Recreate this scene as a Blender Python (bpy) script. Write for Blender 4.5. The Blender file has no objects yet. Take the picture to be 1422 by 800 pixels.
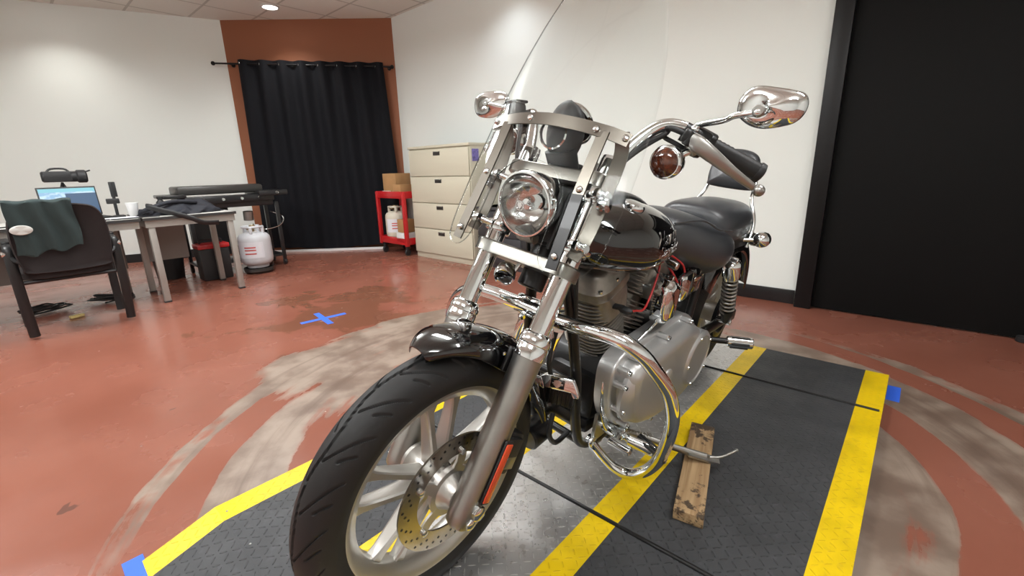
import bpy, bmesh, math, random
import numpy as np
from mathutils import Vector, Matrix
random.seed(7)
sc = bpy.context.scene
col = sc.collection
PI = math.pi

# ---------------------------------------------------------------- camera
CAM = (0.55396, 0.82011, 1.02826)
YAWC, PITCH, ROLL, FPX = 0.735347, 0.260385, -0.027635, 625.25
f = Vector((-math.cos(YAWC)*math.cos(PITCH), -math.sin(YAWC)*math.cos(PITCH), -math.sin(PITCH)))
r0 = f.cross(Vector((0, 0, 1))).normalized(); u0 = r0.cross(f)
cr, sr = math.cos(ROLL), math.sin(ROLL)
rr = cr*r0 + sr*u0; uu = -sr*r0 + cr*u0
cd = bpy.data.cameras.new('camera'); cam = bpy.data.objects.new('camera', cd); col.objects.link(cam)
mw = Matrix((rr, uu, -f)).transposed().to_4x4(); mw.translation = CAM
cam.matrix_world = mw
cd.lens = 36*FPX/1422; cd.sensor_width = 36; cd.sensor_fit = 'HORIZONTAL'; cd.clip_start = .02; cd.clip_end = 60
sc.camera = cam

# ---------------------------------------------------------------- world and exposure
w = bpy.data.worlds.new('world'); sc.world = w; w.use_nodes = True
w.node_tree.nodes['Background'].inputs[0].default_value = (1, .98, .95, 1)
w.node_tree.nodes['Background'].inputs[1].default_value = .3
sc.view_settings.view_transform = 'Standard'; sc.view_settings.look = 'None'
sc.view_settings.gamma = 1; sc.view_settings.use_curve_mapping = False
sc.view_settings.exposure = 0.07

FLOOR = -0.06; CEIL = 3.0

def area(name, loc, sx, sy, power, color=(1, .985, .955), rot=(0, 0, 0)):
    l = bpy.data.lights.new(name, 'AREA'); l.shape = 'RECTANGLE'; l.size = sx; l.size_y = sy
    l.energy = power; l.color = color
    o = bpy.data.objects.new(name, l); o.location = loc; o.rotation_euler = rot; col.objects.link(o); return o
TROFFERS = [(-1.0, -.9), (-1.0, 1.4), (1.4, -.9), (1.4, 1.4), (-.8, -3.2), (1.4, -3.5)]
TPOW = [19, 15, 27, 28, 42, 52]
for (x, y), p in zip(TROFFERS, TPOW):
    area('fluorescent_light', (x, y, 2.565), .30, 1.12, p, (.95, .985, 1))
    area('fluorescent_uplight', (x, y, 2.655), .30, 1.12, p*.55, (.95, .985, 1), (PI, 0, 0))  # added upward fill that brightens the ceiling
CANS = [(-2.12, -5.43), (-.1, -6.5), (-3.0, -2.6), (1.6, -6.6)]
CPOW = [24, 20, 14, 16]
for (x, y), p in zip(CANS, CPOW):
    l = bpy.data.lights.new('downlight_lamp', 'SPOT'); l.energy = p*2.2; l.spot_size = math.radians(118); l.spot_blend = .8
    l.shadow_soft_size = .06; l.color = (.86, .93, 1) if x < -2.5 else (1, .98, .93)
    o = bpy.data.objects.new('downlight_lamp', l); o.location = (x, y, CEIL-.02); col.objects.link(o)

# ---------------------------------------------------------------- materials
def nm(name):
    m = bpy.data.materials.new(name); m.use_nodes = True
    nt = m.node_tree; return m, nt, nt.nodes['Principled BSDF']
def mat(name, c, rough=.5, metal=0., coat=0., bump=0., bscale=200., var=0., vscale=6., spec=None, emit=None, es=1., trans=0., sheen=0., dark=None):
    m, nt, b = nm(name); N = nt.nodes; L = nt.links
    b.inputs['Base Color'].default_value = (*c, 1); b.inputs['Roughness'].default_value = rough
    b.inputs['Metallic'].default_value = metal; b.inputs['Coat Weight'].default_value = coat
    b.inputs['Coat Roughness'].default_value = .03
    if spec is not None: b.inputs['Specular IOR Level'].default_value = spec
    if sheen: b.inputs['Sheen Weight'].default_value = sheen
    if trans: b.inputs['Transmission Weight'].default_value = trans
    if emit: b.inputs['Emission Color'].default_value = (*emit, 1); b.inputs['Emission Strength'].default_value = es
    tc = N.new('ShaderNodeTexCoord')
    if bump:
        n = N.new('ShaderNodeTexNoise'); n.inputs['Scale'].default_value = bscale; n.inputs['Detail'].default_value = 3
        L.new(tc.outputs['Object'], n.inputs['Vector'])
        bp = N.new('ShaderNodeBump'); bp.inputs['Strength'].default_value = bump; bp.inputs['Distance'].default_value = .002
        L.new(n.outputs['Fac'], bp.inputs['Height']); L.new(bp.outputs['Normal'], b.inputs['Normal'])
    if var:
        n = N.new('ShaderNodeTexNoise'); n.inputs['Scale'].default_value = vscale; n.inputs['Detail'].default_value = 5
        L.new(tc.outputs['Object'], n.inputs['Vector'])
        mx = N.new('ShaderNodeMix'); mx.data_type = 'RGBA'
        d = dark or tuple(x*(1-var) for x in c)
        mx.inputs['A'].default_value = (*d, 1); mx.inputs['B'].default_value = (*c, 1)
        rp = N.new('ShaderNodeMapRange'); rp.inputs['From Min'].default_value = .35; rp.inputs['From Max'].default_value = .65
        L.new(n.outputs['Fac'], rp.inputs['Value']); L.new(rp.outputs['Result'], mx.inputs['Factor'])
        L.new(mx.outputs['Result'], b.inputs['Base Color'])
    return m
M = {}
M['chrome'] = mat('chrome', (.80, .83, .84), .04, 1)
M['satin'] = mat('satin_alloy', (.40, .395, .375), .36, 1, bump=.04, bscale=500, var=.12, vscale=14)
M['alloy'] = mat('cast_alloy', (.52, .505, .475), .38, .9, bump=.08, bscale=350)
M['case'] = mat('silver_case', (.60, .60, .595), .38, .75, bump=.05, bscale=600)
M['brushed'] = mat('brushed_nickel', (.175, .16, .138), .30, 1, bump=.03, bscale=300)
M['bowl'] = mat('headlight_reflector', (.72, .73, .72), .13, 1)
M['clamp'] = mat('cast_clamp_alloy', (.30, .29, .265), .30, 1)
M['disc'] = mat('disc_steel', (.42, .39, .35), .25, 1, var=.2, vscale=20)
M['paint'] = mat('black_gloss_paint', (.0035, .0035, .004), .08, 0, coat=1.)
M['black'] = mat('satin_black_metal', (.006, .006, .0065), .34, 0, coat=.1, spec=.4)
M['matte'] = mat('black_plastic', (.014, .014, .015), .5, bump=.1, bscale=900)
M['rubber'] = mat('tire_rubber', (.0105, .0105, .011), .58, bump=.08, bscale=700, var=.25, vscale=9)
M['vinyl'] = mat('black_seat_vinyl', (.036, .039, .044), .30, bump=.3, bscale=420, spec=.7)
M['engine'] = mat('engine_alloy', (.34, .315, .28), .42, .8, bump=.1, bscale=300, var=.35, vscale=18)
M['amber'] = mat('amber_lens', (.11, .024, .008), .08, 0, coat=1., var=.7, vscale=60)
M['reflector'] = mat('red_reflector', (.75, .07, .02), .15, 0, coat=1., bump=.3, bscale=900)
M['redlens'] = mat('red_lens', (.4, .01, .01), .1, 0, coat=1.)
M['redwire'] = mat('red_wire', (.45, .02, .02), .4)
M['silver_badge'] = mat('silver_badge', (.75, .75, .75), .2, 1)
M['gold'] = mat('gold_pinstripe', (.45, .28, .1), .35, .6)
M['redpin'] = mat('red_brown_metal', (.23, .09, .06), .3, .6)
M['wall'] = mat('white_wall_paint', (.84, .875, .84), .75, bump=.12, bscale=120)
M['brown'] = mat('brown_wall_paint', (.30, .105, .047), .65, bump=.12, bscale=120)
M['base'] = mat('black_baseboard', (.012, .012, .013), .3)
M['door'] = mat('black_door_paint', (.0045, .0045, .0045), .7, bump=.1, bscale=60, spec=.18)
M['frame'] = mat('black_door_frame', (.006, .0055, .006), .4, spec=.3)
M['curtain'] = mat('black_curtain_cloth', (.0035, .0042, .007), .8, bump=.3, bscale=500, spec=.25)
M['beige'] = mat('beige_cabinet_steel', (.58, .545, .43), .42, bump=.05, bscale=300)
M['darkcab'] = mat('charcoal_cabinet_steel', (.045, .045, .05), .42)
M['redpaint'] = mat('red_cart_steel', (.50, .010, .014), .35, coat=.4)
M['card'] = mat('cardboard', (.43, .24, .10), .8, bump=.1, bscale=150, var=.12)
M['white'] = mat('white_plastic', (.72, .72, .72), .35)
M['tankw'] = mat('white_gas_tank', (.60, .61, .64), .35)
M['tankc'] = mat('cream_gas_tank', (.62, .58, .48), .35)
M['labelw'] = mat('paper_label', (.72, .72, .76), .6)
M['labelr'] = mat('red_label_ink', (.55, .09, .08), .6)
M['brass'] = mat('brass_valve', (.55, .45, .28), .3, 1)
M['desk'] = mat('light_grey_laminate', (.50, .49, .46), .5)
M['deskleg'] = mat('grey_table_leg', (.36, .34, .31), .4, .3)
M['panel'] = mat('grey_modesty_panel', (.21, .195, .18), .6)
M['edge'] = mat('dark_table_edge', (.03, .028, .027), .5)
M['grill'] = mat('black_grill_enamel', (.014, .014, .015), .3, bump=.05)
M['grillg'] = mat('grey_grill_steel', (.06, .058, .055), .35, .5)
M['chairf'] = mat('black_chair_frame', (.010, .011, .012), .4)
M['chairb'] = mat('dark_brown_chair_fabric', (.012, .007, .007), .8, bump=.3)
M['shirt'] = mat('dark_green_shirt_cloth', (.020, .034, .034), .85, bump=.4, bscale=200)
M['jacket'] = mat('navy_black_cloth', (.010, .011, .018), .7, bump=.4, bscale=80)
M['tape'] = mat('blue_masking_tape', (.035, .14, .78), .6)
M['tiles'] = None

def fac_mix(nt, fac, A, B):
    mx = nt.nodes.new('ShaderNodeMix'); mx.data_type = 'RGBA'
    if hasattr(A, 'links'): nt.links.new(A, mx.inputs['A'])
    else: mx.inputs['A'].default_value = (*A, 1)
    if hasattr(B, 'links'): nt.links.new(B, mx.inputs['B'])
    else: mx.inputs['B'].default_value = (*B, 1)
    if hasattr(fac, 'links'): nt.links.new(fac, mx.inputs['Factor'])
    else: mx.inputs['Factor'].default_value = fac
    return mx.outputs['Result']
class NT:
    """small expression helper for node maths"""
    def __init__(s, nt): s.nt = nt
    def m(s, op, a, b=None, c=None):
        n = s.nt.nodes.new('ShaderNodeMath'); n.operation = op
        for i, x in enumerate((a, b, c)):
            if x is None: continue
            if hasattr(x, 'links'): s.nt.links.new(x, n.inputs[i])
            else: n.inputs[i].default_value = x
        return n.outputs[0]
    def rng(s, v, a, b, lo=0., hi=1., smooth=True):
        n = s.nt.nodes.new('ShaderNodeMapRange')
        if smooth: n.interpolation_type = 'SMOOTHSTEP'
        s.nt.links.new(v, n.inputs['Value'])
        for k, x in (('From Min', a), ('From Max', b), ('To Min', lo), ('To Max', hi)): n.inputs[k].default_value = x
        return n.outputs['Result']
    def noise(s, vec, scale, detail=4, dist=0., rough=.5):
        n = s.nt.nodes.new('ShaderNodeTexNoise'); n.inputs['Scale'].default_value = scale
        n.inputs['Detail'].default_value = detail; n.inputs['Distortion'].default_value = dist; n.inputs['Roughness'].default_value = rough
        s.nt.links.new(vec, n.inputs['Vector']); return n.outputs['Fac']

def diamond(name, c, metal, rough, strength, cell=.0265, wear=None, rvar=0., top=((1, 1, 1), 0)):
    m, nt, b = nm(name); L = nt.links; e = NT(nt)
    if metal < .1: b.inputs['Specular IOR Level'].default_value = .28
    tc = nt.nodes.new('ShaderNodeTexCoord'); sp = nt.nodes.new('ShaderNodeSeparateXYZ')
    L.new(tc.outputs['Object'], sp.inputs[0])
    X = e.m('DIVIDE', sp.outputs[0], cell); Y = e.m('DIVIDE', sp.outputs[1], cell)
    ix = e.m('FLOOR', X); iy = e.m('FLOOR', Y)
    fx = e.m('SUBTRACT', e.m('SUBTRACT', X, ix), .5); fy = e.m('SUBTRACT', e.m('SUBTRACT', Y, iy), .5)
    par = e.m('FLOORED_MODULO', e.m('ADD', ix, iy), 2)
    a = e.m('ADD', fx, fy); d = e.m('SUBTRACT', fx, fy)
    # long axis a or d by parity
    u = e.m('ADD', e.m('MULTIPLY', a, par), e.m('MULTIPLY', d, e.m('SUBTRACT', 1, par)))
    v = e.m('ADD', e.m('MULTIPLY', d, par), e.m('MULTIPLY', a, e.m('SUBTRACT', 1, par)))
    q = e.m('ADD', e.m('POWER', e.m('DIVIDE', u, .60), 2), e.m('POWER', e.m('DIVIDE', v, .125), 2))
    h = e.rng(q, .35, 1.1, 1, 0)
    bp = nt.nodes.new('ShaderNodeBump'); bp.inputs['Strength'].default_value = strength; bp.inputs['Distance'].default_value = .005
    L.new(h, bp.inputs['Height']); L.new(bp.outputs['Normal'], b.inputs['Normal'])
    b.inputs['Metallic'].default_value = metal; b.inputs['Roughness'].default_value = rough
    n = e.noise(tc.outputs['Object'], 5, 6)
    dk = tuple(x*.78 for x in c)
    cc = fac_mix(nt, e.rng(n, .35, .62), dk, c)
    cc = fac_mix(nt, e.m('MULTIPLY', h, top[1]), cc, top[0])
    if wear: cc = fac_mix(nt, e.m('MULTIPLY', e.rng(e.noise(tc.outputs['Object'], 38, 4), .60, .68), wear[1]), cc, wear[0])
    L.new(cc, b.inputs['Base Color'])
    if rvar: L.new(e.rng(e.noise(tc.outputs['Object'], 9, 5), .3, .7, rough-rvar, rough+rvar), b.inputs['Roughness'])
    return m
M['plate'] = diamond('diamond_plate_steel', (.60, .59, .58), .72, .36, 1.0, wear=((.25, .22, .2), .5), rvar=.1, top=((.85, .84, .82), .75))
M['yellow'] = diamond('yellow_paint_on_plate', (.90, .62, .008), 0, .40, .6, wear=((.55, .37, .03), .25), top=((.74, .49, .008), .35))
M['mat'] = diamond('black_deck_paint', (.062, .064, .068), 0, .56, 1.0, wear=((.10, .10, .11), .35), rvar=.08, top=((.095, .097, .10), .45))  # lighter lozenge tops put a sheen into the colour

def floor_mat():
    m, nt, b = nm('red_epoxy_floor'); L = nt.links; e = NT(nt)
    tc = nt.nodes.new('ShaderNodeTexCoord'); P = tc.outputs['Object']
    sp = nt.nodes.new('ShaderNodeSeparateXYZ'); L.new(P, sp.inputs[0]); X, Y = sp.outputs[0], sp.outputs[1]
    def radius(cx, cy): return e.m('SQRT', e.m('ADD', e.m('POWER', e.m('SUBTRACT', X, cx), 2), e.m('POWER', e.m('SUBTRACT', Y, cy), 2)))
    CX, CY = -1.02, -.06
    R = radius(CX, CY); A = e.m('ARCTAN2', e.m('SUBTRACT', Y, CY), e.m('SUBTRACT', X, CX))
    cmb = nt.nodes.new('ShaderNodeCombineXYZ'); L.new(e.m('MULTIPLY', R, 7.5), cmb.inputs[0]); L.new(e.m('MULTIPLY', A, .75), cmb.inputs[1])
    st = e.noise(cmb.outputs[0], 1.0, 6, .25, .6)
    blot = e.noise(P, 2.0, 7, .5, .6)
    left = e.rng(Y, -.9, -.5, 1, 0)
    def band(a0, a1, b0, b1): return e.m('MULTIPLY', e.rng(R, a0, a1), e.rng(R, b0, b1, 1, 0))
    tracks = e.m('MAXIMUM', e.m('MAXIMUM', band(.76, .82, 1.10, 1.16), band(1.24, 1.32, 1.52, 1.62)), e.m('MULTIPLY', band(1.68, 1.72, 1.78, 1.86), .75))
    broad = e.m('MULTIPLY', e.m('MULTIPLY', band(1.0, 1.2, 1.9, 2.12), left), e.rng(X, -.35, .15, 1, 0))
    k = e.m('MAXIMUM', tracks, broad)
    v = e.m('ADD', e.m('MULTIPLY', st, .55), e.m('MULTIPLY', blot, .45))
    worn = e.rng(e.m('ADD', v, e.m('MULTIPLY', k, .345)), .725, .795)
    # separate brown stain by the tape cross
    R2 = radius(-1.15, -2.62)
    stain = e.rng(e.m('SUBTRACT', blot, e.m('MULTIPLY', R2, .28)), .33, .37)
    rest = e.rng(e.m('SUBTRACT', e.noise(P, 1.1, 6, .4), e.m('MULTIPLY', 0, 0)), .66, .71)
    red = fac_mix(nt, e.rng(e.noise(P, 1.6, 5), .3, .7), (.245, .086, .056), (.290, .108, .073))
    conc = fac_mix(nt, e.rng(e.noise(P, 6, 6), .35, .65), (.17, .130, .100), (.32, .262, .21))
    conc = fac_mix(nt, e.m('MULTIPLY', e.rng(st, .52, .68), .65), conc, (.105, .075, .055))
    c = fac_mix(nt, e.m('MULTIPLY', stain, .8), red, (.17, .070, .040))
    c = fac_mix(nt, e.m('MULTIPLY', rest, .4), c, (.25, .12, .08))
    c = fac_mix(nt, e.m('MULTIPLY', worn, .88), c, conc)
    # pale scratches and small chips
    sc_ = e.rng(e.noise(P, 26, 2, .1), .80, .82)
    c = fac_mix(nt, sc_, c, (.6, .55, .5))
    dk = e.rng(e.noise(P, 7, 3, .3), .755, .775)
    c = fac_mix(nt, e.m('MULTIPLY', dk, .7), c, (.08, .04, .03))
    L.new(c, b.inputs['Base Color'])
    L.new(e.m('ADD', e.rng(e.noise(P, 3, 5), .3, .7, .17, .30), e.m('MULTIPLY', worn, .22)), b.inputs['Roughness'])
    bp = nt.nodes.new('ShaderNodeBump'); bp.inputs['Strength'].default_value = .12; bp.inputs['Distance'].default_value = .004
    L.new(e.noise(P, 14, 4), bp.inputs['Height']); L.new(bp.outputs['Normal'], b.inputs['Normal'])
    return m
M['floor'] = floor_mat()
def ceiling_mat():
    m, nt, b = nm('ceiling_tiles'); L = nt.links; e = NT(nt)
    tc = nt.nodes.new('ShaderNodeTexCoord'); sp = nt.nodes.new('ShaderNodeSeparateXYZ'); L.new(tc.outputs['Object'], sp.inputs[0])
    def line(s, off):
        fr = e.m('FRACT', e.m('DIVIDE', e.m('ADD', s, 60+off), .61)); return e.rng(e.m('ABSOLUTE', e.m('SUBTRACT', fr, .5)), .474, .482)
    g = e.m('MAXIMUM', line(sp.outputs[0], .1), line(sp.outputs[1], .2))
    L.new(fac_mix(nt, g, (.86, .85, .80), (.60, .59, .55)), b.inputs['Base Color']); b.inputs['Roughness'].default_value = .9
    bp = nt.nodes.new('ShaderNodeBump'); bp.inputs['Strength'].default_value = .4; bp.inputs['Distance'].default_value = .004
    L.new(e.m('ADD', e.noise(tc.outputs['Object'], 90, 4), e.m('MULTIPLY', g, 3)), bp.inputs['Height']); L.new(bp.outputs['Normal'], b.inputs['Normal'])
    return m
M['tiles'] = ceiling_mat()
def wood_mat():
    m, nt, b = nm('stained_pine'); L = nt.links; e = NT(nt)
    tc = nt.nodes.new('ShaderNodeTexCoord'); P = tc.outputs['Object']
    mp = nt.nodes.new('ShaderNodeMapping'); mp.inputs['Scale'].default_value = (3, 60, 60); L.new(P, mp.inputs['Vector'])
    g = e.noise(mp.outputs[0], 1, 5, .6)
    c = fac_mix(nt, e.rng(g, .3, .7), (.30, .18, .085), (.50, .34, .18))
    sp = nt.nodes.new('ShaderNodeSeparateXYZ'); L.new(P, sp.inputs[0])
    n = e.noise(P, 30, 6, .4, .7)
    endd = e.m('ADD', e.rng(sp.outputs[0], -.27, -.05, .22, 0), e.rng(sp.outputs[0], .05, .27, 0, .15))
    st = e.rng(e.m('ADD', n, endd), .60, .70)
    c = fac_mix(nt, e.m('MULTIPLY', st, .9), c, (.035, .022, .015))
    L.new(c, b.inputs['Base Color']); b.inputs['Roughness'].default_value = .75
    return m
M['wood'] = wood_mat()
def thin_glass(name, tint, fr=1.0, ior=1.45, rough=.01):
    m = bpy.data.materials.new(name); m.use_nodes = True; nt = m.node_tree; nt.nodes.clear(); L = nt.links
    o = nt.nodes.new('ShaderNodeOutputMaterial'); t = nt.nodes.new('ShaderNodeBsdfTransparent'); t.inputs[0].default_value = (*tint, 1)
    g = nt.nodes.new('ShaderNodeBsdfGlossy'); g.inputs['Roughness'].default_value = rough
    fz = nt.nodes.new('ShaderNodeFresnel'); fz.inputs['IOR'].default_value = ior
    mu = nt.nodes.new('ShaderNodeMath'); mu.operation = 'MULTIPLY'; mu.inputs[1].default_value = fr; L.new(fz.outputs[0], mu.inputs[0])
    mx = nt.nodes.new('ShaderNodeMixShader'); L.new(mu.outputs[0], mx.inputs[0]); L.new(t.outputs[0], mx.inputs[1]); L.new(g.outputs[0], mx.inputs[2])
    L.new(mx.outputs[0], o.inputs[0]); return m
M['screen'] = thin_glass('windshield_polycarbonate', (.978, .988, .988), .11)
M['screenedge'] = thin_glass('windshield_edge', (.55, .58, .58), 1)
M['lens'] = thin_glass('clear_headlight_lens', (.96, .97, .97), .6)
def screen_mat():
    m, nt, b = nm('lit_display'); L = nt.links; e = NT(nt)
    tc = nt.nodes.new('ShaderNodeTexCoord'); sp = nt.nodes.new('ShaderNodeSeparateXYZ'); L.new(tc.outputs['Generated'], sp.inputs[0])
    x, z = sp.outputs[0], sp.outputs[2]
    a = e.m('MULTIPLY', e.rng(x, .50, .52, 1, 0, False), e.rng(z, .80, .82, 1, 0, False))
    bk = e.rng(e.noise(tc.outputs['Generated'], 7, 2), .4, .6)
    c = fac_mix(nt, bk, (.30, .52, .75), (.60, .80, .95))
    c = fac_mix(nt, e.m('MULTIPLY', e.rng(x, .44, .45, 0, 1, False), e.rng(z, .80, .81, 1, 0, False)), c, (.04, .10, .20))
    c = fac_mix(nt, e.m('MULTIPLY', e.rng(z, .86, .87, 0, 1, False), 1), c, (.25, .62, .72))
    b.inputs['Base Color'].default_value = (.02, .02, .02, 1); L.new(c, b.inputs['Emission Color']); b.inputs['Emission Strength'].default_value = 1.0
    return m
M['display'] = screen_mat()
M['lamp'] = mat('lit_lamp_diffuser', (.9, .9, .9), .5, emit=(1, .98, .94), es=9)

# ---------------------------------------------------------------- mesh helpers
class MB:
    def __init__(s): s.v = []; s.f = []
    def add(s, vs, fs):
        k = len(s.v); s.v += [tuple(p) for p in vs]; s.f += [tuple(i+k for i in q) for q in fs]; return s
    def loft(s, rings, cap=True, closed=False):
        n = len(rings[0]); vs = [p for r in rings for p in r]; fs = []; m = len(rings)
        for i in range(m if closed else m-1):
            j = (i+1) % m
            for k in range(n):
                k2 = (k+1) % n; fs.append((i*n+k, i*n+k2, j*n+k2, j*n+k))
        if cap and not closed:
            fs.append(tuple(range(n-1, -1, -1))); fs.append(tuple((m-1)*n+k for k in range(n)))
        return s.add(vs, fs)
    def tube(s, pts, r, n=16, closed=False, cap=True, smooth=0, sq=None, up=None):
        P = [Vector(p) for p in pts]
        R = list(r) if isinstance(r, (list, tuple)) else [r]*len(P)
        if smooth: P, R = spline(P, R, smooth, closed)
        m = len(P); T = []
        for i in range(m):
            if closed: t = P[(i+1) % m]-P[i-1]
            else: t = P[min(i+1, m-1)]-P[max(i-1, 0)]
            T.append(t.normalized() if t.length > 1e-9 else Vector((0, 0, 1)))
        a = Vector(up) if up else (Vector((0, 0, 1)) if abs(T[0].z) < .9 else Vector((1, 0, 0)))
        U = (a-a.dot(T[0])*T[0]).normalized(); rings = []
        for i in range(m):
            U = (U-U.dot(T[i])*T[i]).normalized(); V = T[i].cross(U)
            ra, rb = (R[i], R[i]) if not sq else (R[i]*sq[0], R[i]*sq[1])
            rings.append([P[i]+ra*math.cos(q)*U+rb*math.sin(q)*V for q in [2*PI*k/n for k in range(n)]])
        return s.loft(rings, cap, closed)
    def strap(s, pts, nrm, wdt, th, smooth=0):
        """flat bar along pts; nrm = thickness direction"""
        P = [Vector(p) for p in pts]
        if smooth: P, _ = spline(P, [1]*len(P), smooth, False)
        m = len(P); N0 = Vector(nrm).normalized(); rings = []
        for i in range(m):
            T = (P[min(i+1, m-1)]-P[max(i-1, 0)]).normalized(); N = (N0-N0.dot(T)*T).normalized(); W = T.cross(N)
            rings.append([P[i]+a*wdt/2*W+b*th/2*N for a, b in ((-1, -1), (1, -1), (1, 1), (-1, 1))])
        return s.loft(rings)
    def lathe(s, prof, o, ax, n=32, closed=False, ref=None, cap=True):
        o = Vector(o); ax = Vector(ax).normalized()
        a = Vector(ref) if ref else (Vector((0, 0, 1)) if abs(ax.z) < .9 else Vector((1, 0, 0)))
        U = (a-a.dot(ax)*ax).normalized(); V = ax.cross(U)
        rings = [[o+h*ax+max(r, 1e-5)*(math.cos(2*PI*k/n)*U+math.sin(2*PI*k/n)*V) for k in range(n)] for r, h in prof]
        return s.loft(rings, cap and not closed, closed)
    def cyl(s, a, b, r, n=20, bev=0.):
        a = Vector(a); b = Vector(b); L = (b-a).length
        if bev: return s.lathe([(r-bev, 0), (r, bev), (r, L-bev), (r-bev, L)], a, b-a, n)
        return s.lathe([(r, 0), (r, L)], a, b-a, n)
    def ball(s, c, r, n=16, sc=(1, 1, 1)):
        rings = []
        for i in range(n//2+1):
            th = PI*i/(n//2); rings.append([(c[0]+sc[0]*r*max(math.sin(th), 1e-4)*math.cos(2*PI*k/n), c[1]+sc[1]*r*max(math.sin(th), 1e-4)*math.sin(2*PI*k/n), c[2]-sc[2]*r*math.cos(th)) for k in range(n)])
        return s.loft(rings)
    def box(s, c, d, rot=None, b=0.):
        c = Vector(c); hx, hy, hz = d[0]/2, d[1]/2, d[2]/2; R = rot or Matrix.Identity(3)
        bm = bmesh.new(); bmesh.ops.create_cube(bm, size=1)
        for v in bm.verts: v.co = Vector((v.co.x*2*hx, v.co.y*2*hy, v.co.z*2*hz))
        if b: bmesh.ops.bevel(bm, geom=list(bm.edges), offset=min(b, .45*min(d)), segments=2, affect='EDGES', profile=.5)
        bm.verts.index_update()
        vs = [c+R@v.co for v in bm.verts]; fs = [[v.index for v in q.verts] for q in bm.faces]; bm.free()
        return s.add(vs, fs)
    def prism(s, out, vec, inset=0., steps=0):
        """extrude closed outline (list of 3D) by vec; inset rounds the far edge"""
        O = [Vector(p) for p in out]; V = Vector(vec); c = sum(O, Vector())/len(O)
        rings = [O]
        if inset:
            L = V.length; n = max(steps, 3)
            rings.append([p+V*(1-min(.9, inset/L)) for p in O])
            for i in range(1, n+1):
                q = PI/2*i/n; ins = inset*(1-math.cos(q)); h = 1-min(.9, inset/L)*(1-math.sin(q))
                rr_ = []
                m = len(O)
                for k, p in enumerate(O):
                    t = (O[(k+1) % m]-O[k-1]).normalized(); nn = t.cross(V).normalized()
                    if nn.dot(p-c) > 0: nn = -nn
                    rr_.append(p+nn*ins+V*h)
                rings.append(rr_)
        else: rings.append([p+V for p in O])
        return s.loft(rings)
    def build(s, name, m, parent=None, smooth=True, ang=40, tag=None, bevel=0., uv=None):
        me = bpy.data.meshes.new(name); me.from_pydata(s.v, [], s.f); me.validate()
        bm = bmesh.new(); bm.from_mesh(me)
        bmesh.ops.recalc_face_normals(bm, faces=bm.faces); bm.to_mesh(me); bm.free()
        if smooth:
            me.shade_smooth(); me.set_sharp_from_angle(angle=math.radians(ang))
        o = bpy.data.objects.new(name, me); col.objects.link(o)
        me.materials.append(M[m] if isinstance(m, str) else m)
        if parent is not None: o.parent = parent
        if bevel:
            md = o.modifiers.new('bevel', 'BEVEL'); md.width = bevel; md.segments = 2; md.limit_method = 'ANGLE'; md.angle_limit = math.radians(35)
        if tag: settag(o, *tag)
        return o
def spline(P, R, k, closed):
    out = []; ro = []; n = len(P)
    rng = range(n if closed else n-1)
    for i in rng:
        g = (lambda j: j % n) if closed else (lambda j: max(0, min(n-1, j)))
        p0, p1, p2, p3 = (P[g(i+d)] for d in (-1, 0, 1, 2)); r1, r2 = R[g(i)], R[g(i+1)]
        for q in range(k):
            t = q/k
            out.append(.5*((2*p1)+(-p0+p2)*t+(2*p0-5*p1+4*p2-p3)*t*t+(-p0+3*p1-3*p2+p3)*t**3)); ro.append(r1+(r2-r1)*t)
    if not closed: out.append(P[-1]); ro.append(R[-1])
    return out, ro
def settag(o, label=None, cat=None, group=None, kind=None):
    if label: o['label'] = label
    if cat: o['category'] = cat
    if group: o['group'] = group
    if kind: o['kind'] = kind
def empty(name, loc=(0, 0, 0), rz=0, label=None, cat=None, group=None):
    o = bpy.data.objects.new(name, None); o.location = loc; o.rotation_euler = (0, 0, rz); o.empty_display_size = .1
    col.objects.link(o); settag(o, label, cat, group); return o
def text_mesh(s, size, ext, mtx, name, m, parent):
    cu = bpy.data.curves.new(name, 'FONT'); cu.body = s; cu.size = size; cu.extrude = ext; cu.align_x = 'CENTER'; cu.align_y = 'CENTER'
    cu.shear = .35; cu.resolution_u = 3
    t = bpy.data.objects.new(name, cu); col.objects.link(t)
    dg = bpy.context.evaluated_depsgraph_get(); me = bpy.data.meshes.new_from_object(t.evaluated_get(dg))
    bpy.data.objects.remove(t)
    me.transform(mtx); o = bpy.data.objects.new(name, me); me.materials.clear(); me.materials.append(M[m]); col.objects.link(o); o.parent = parent; return o

# ================================================================ SETTING
def struct(o): o['kind'] = 'structure'; return o
A = Vector((-3.421, -4.812, 0)); B = Vector((-1.857, -6.389, 0)); UW = (B-A).normalized(); NW = Vector((.71, .704, 0)).normalized()
XW = -3.421; Cc = Vector((3.6, -8.55, 0)); YR = 3.6
TH = .12
def wall(name, p, q, m, z0=FLOOR, z1=CEIL):
    p = Vector((p[0], p[1], 0)); q = Vector((q[0], q[1], 0)); t = (q-p).normalized(); n = Vector((-t.y, t.x, 0))
    cen = Vector((0, -1.5, 0))
    if n.dot(cen-p) > 0: n = -n
    return struct(MB().loft([[p+Vector((0, 0, z0)), p+n*TH+Vector((0, 0, z0)), p+n*TH+Vector((0, 0, z1)), p+Vector((0, 0, z1))],
                      [q+Vector((0, 0, z0)), q+n*TH+Vector((0, 0, z0)), q+n*TH+Vector((0, 0, z1)), q+Vector((0, 0, z1))]]).build(name, m, smooth=False))
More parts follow.
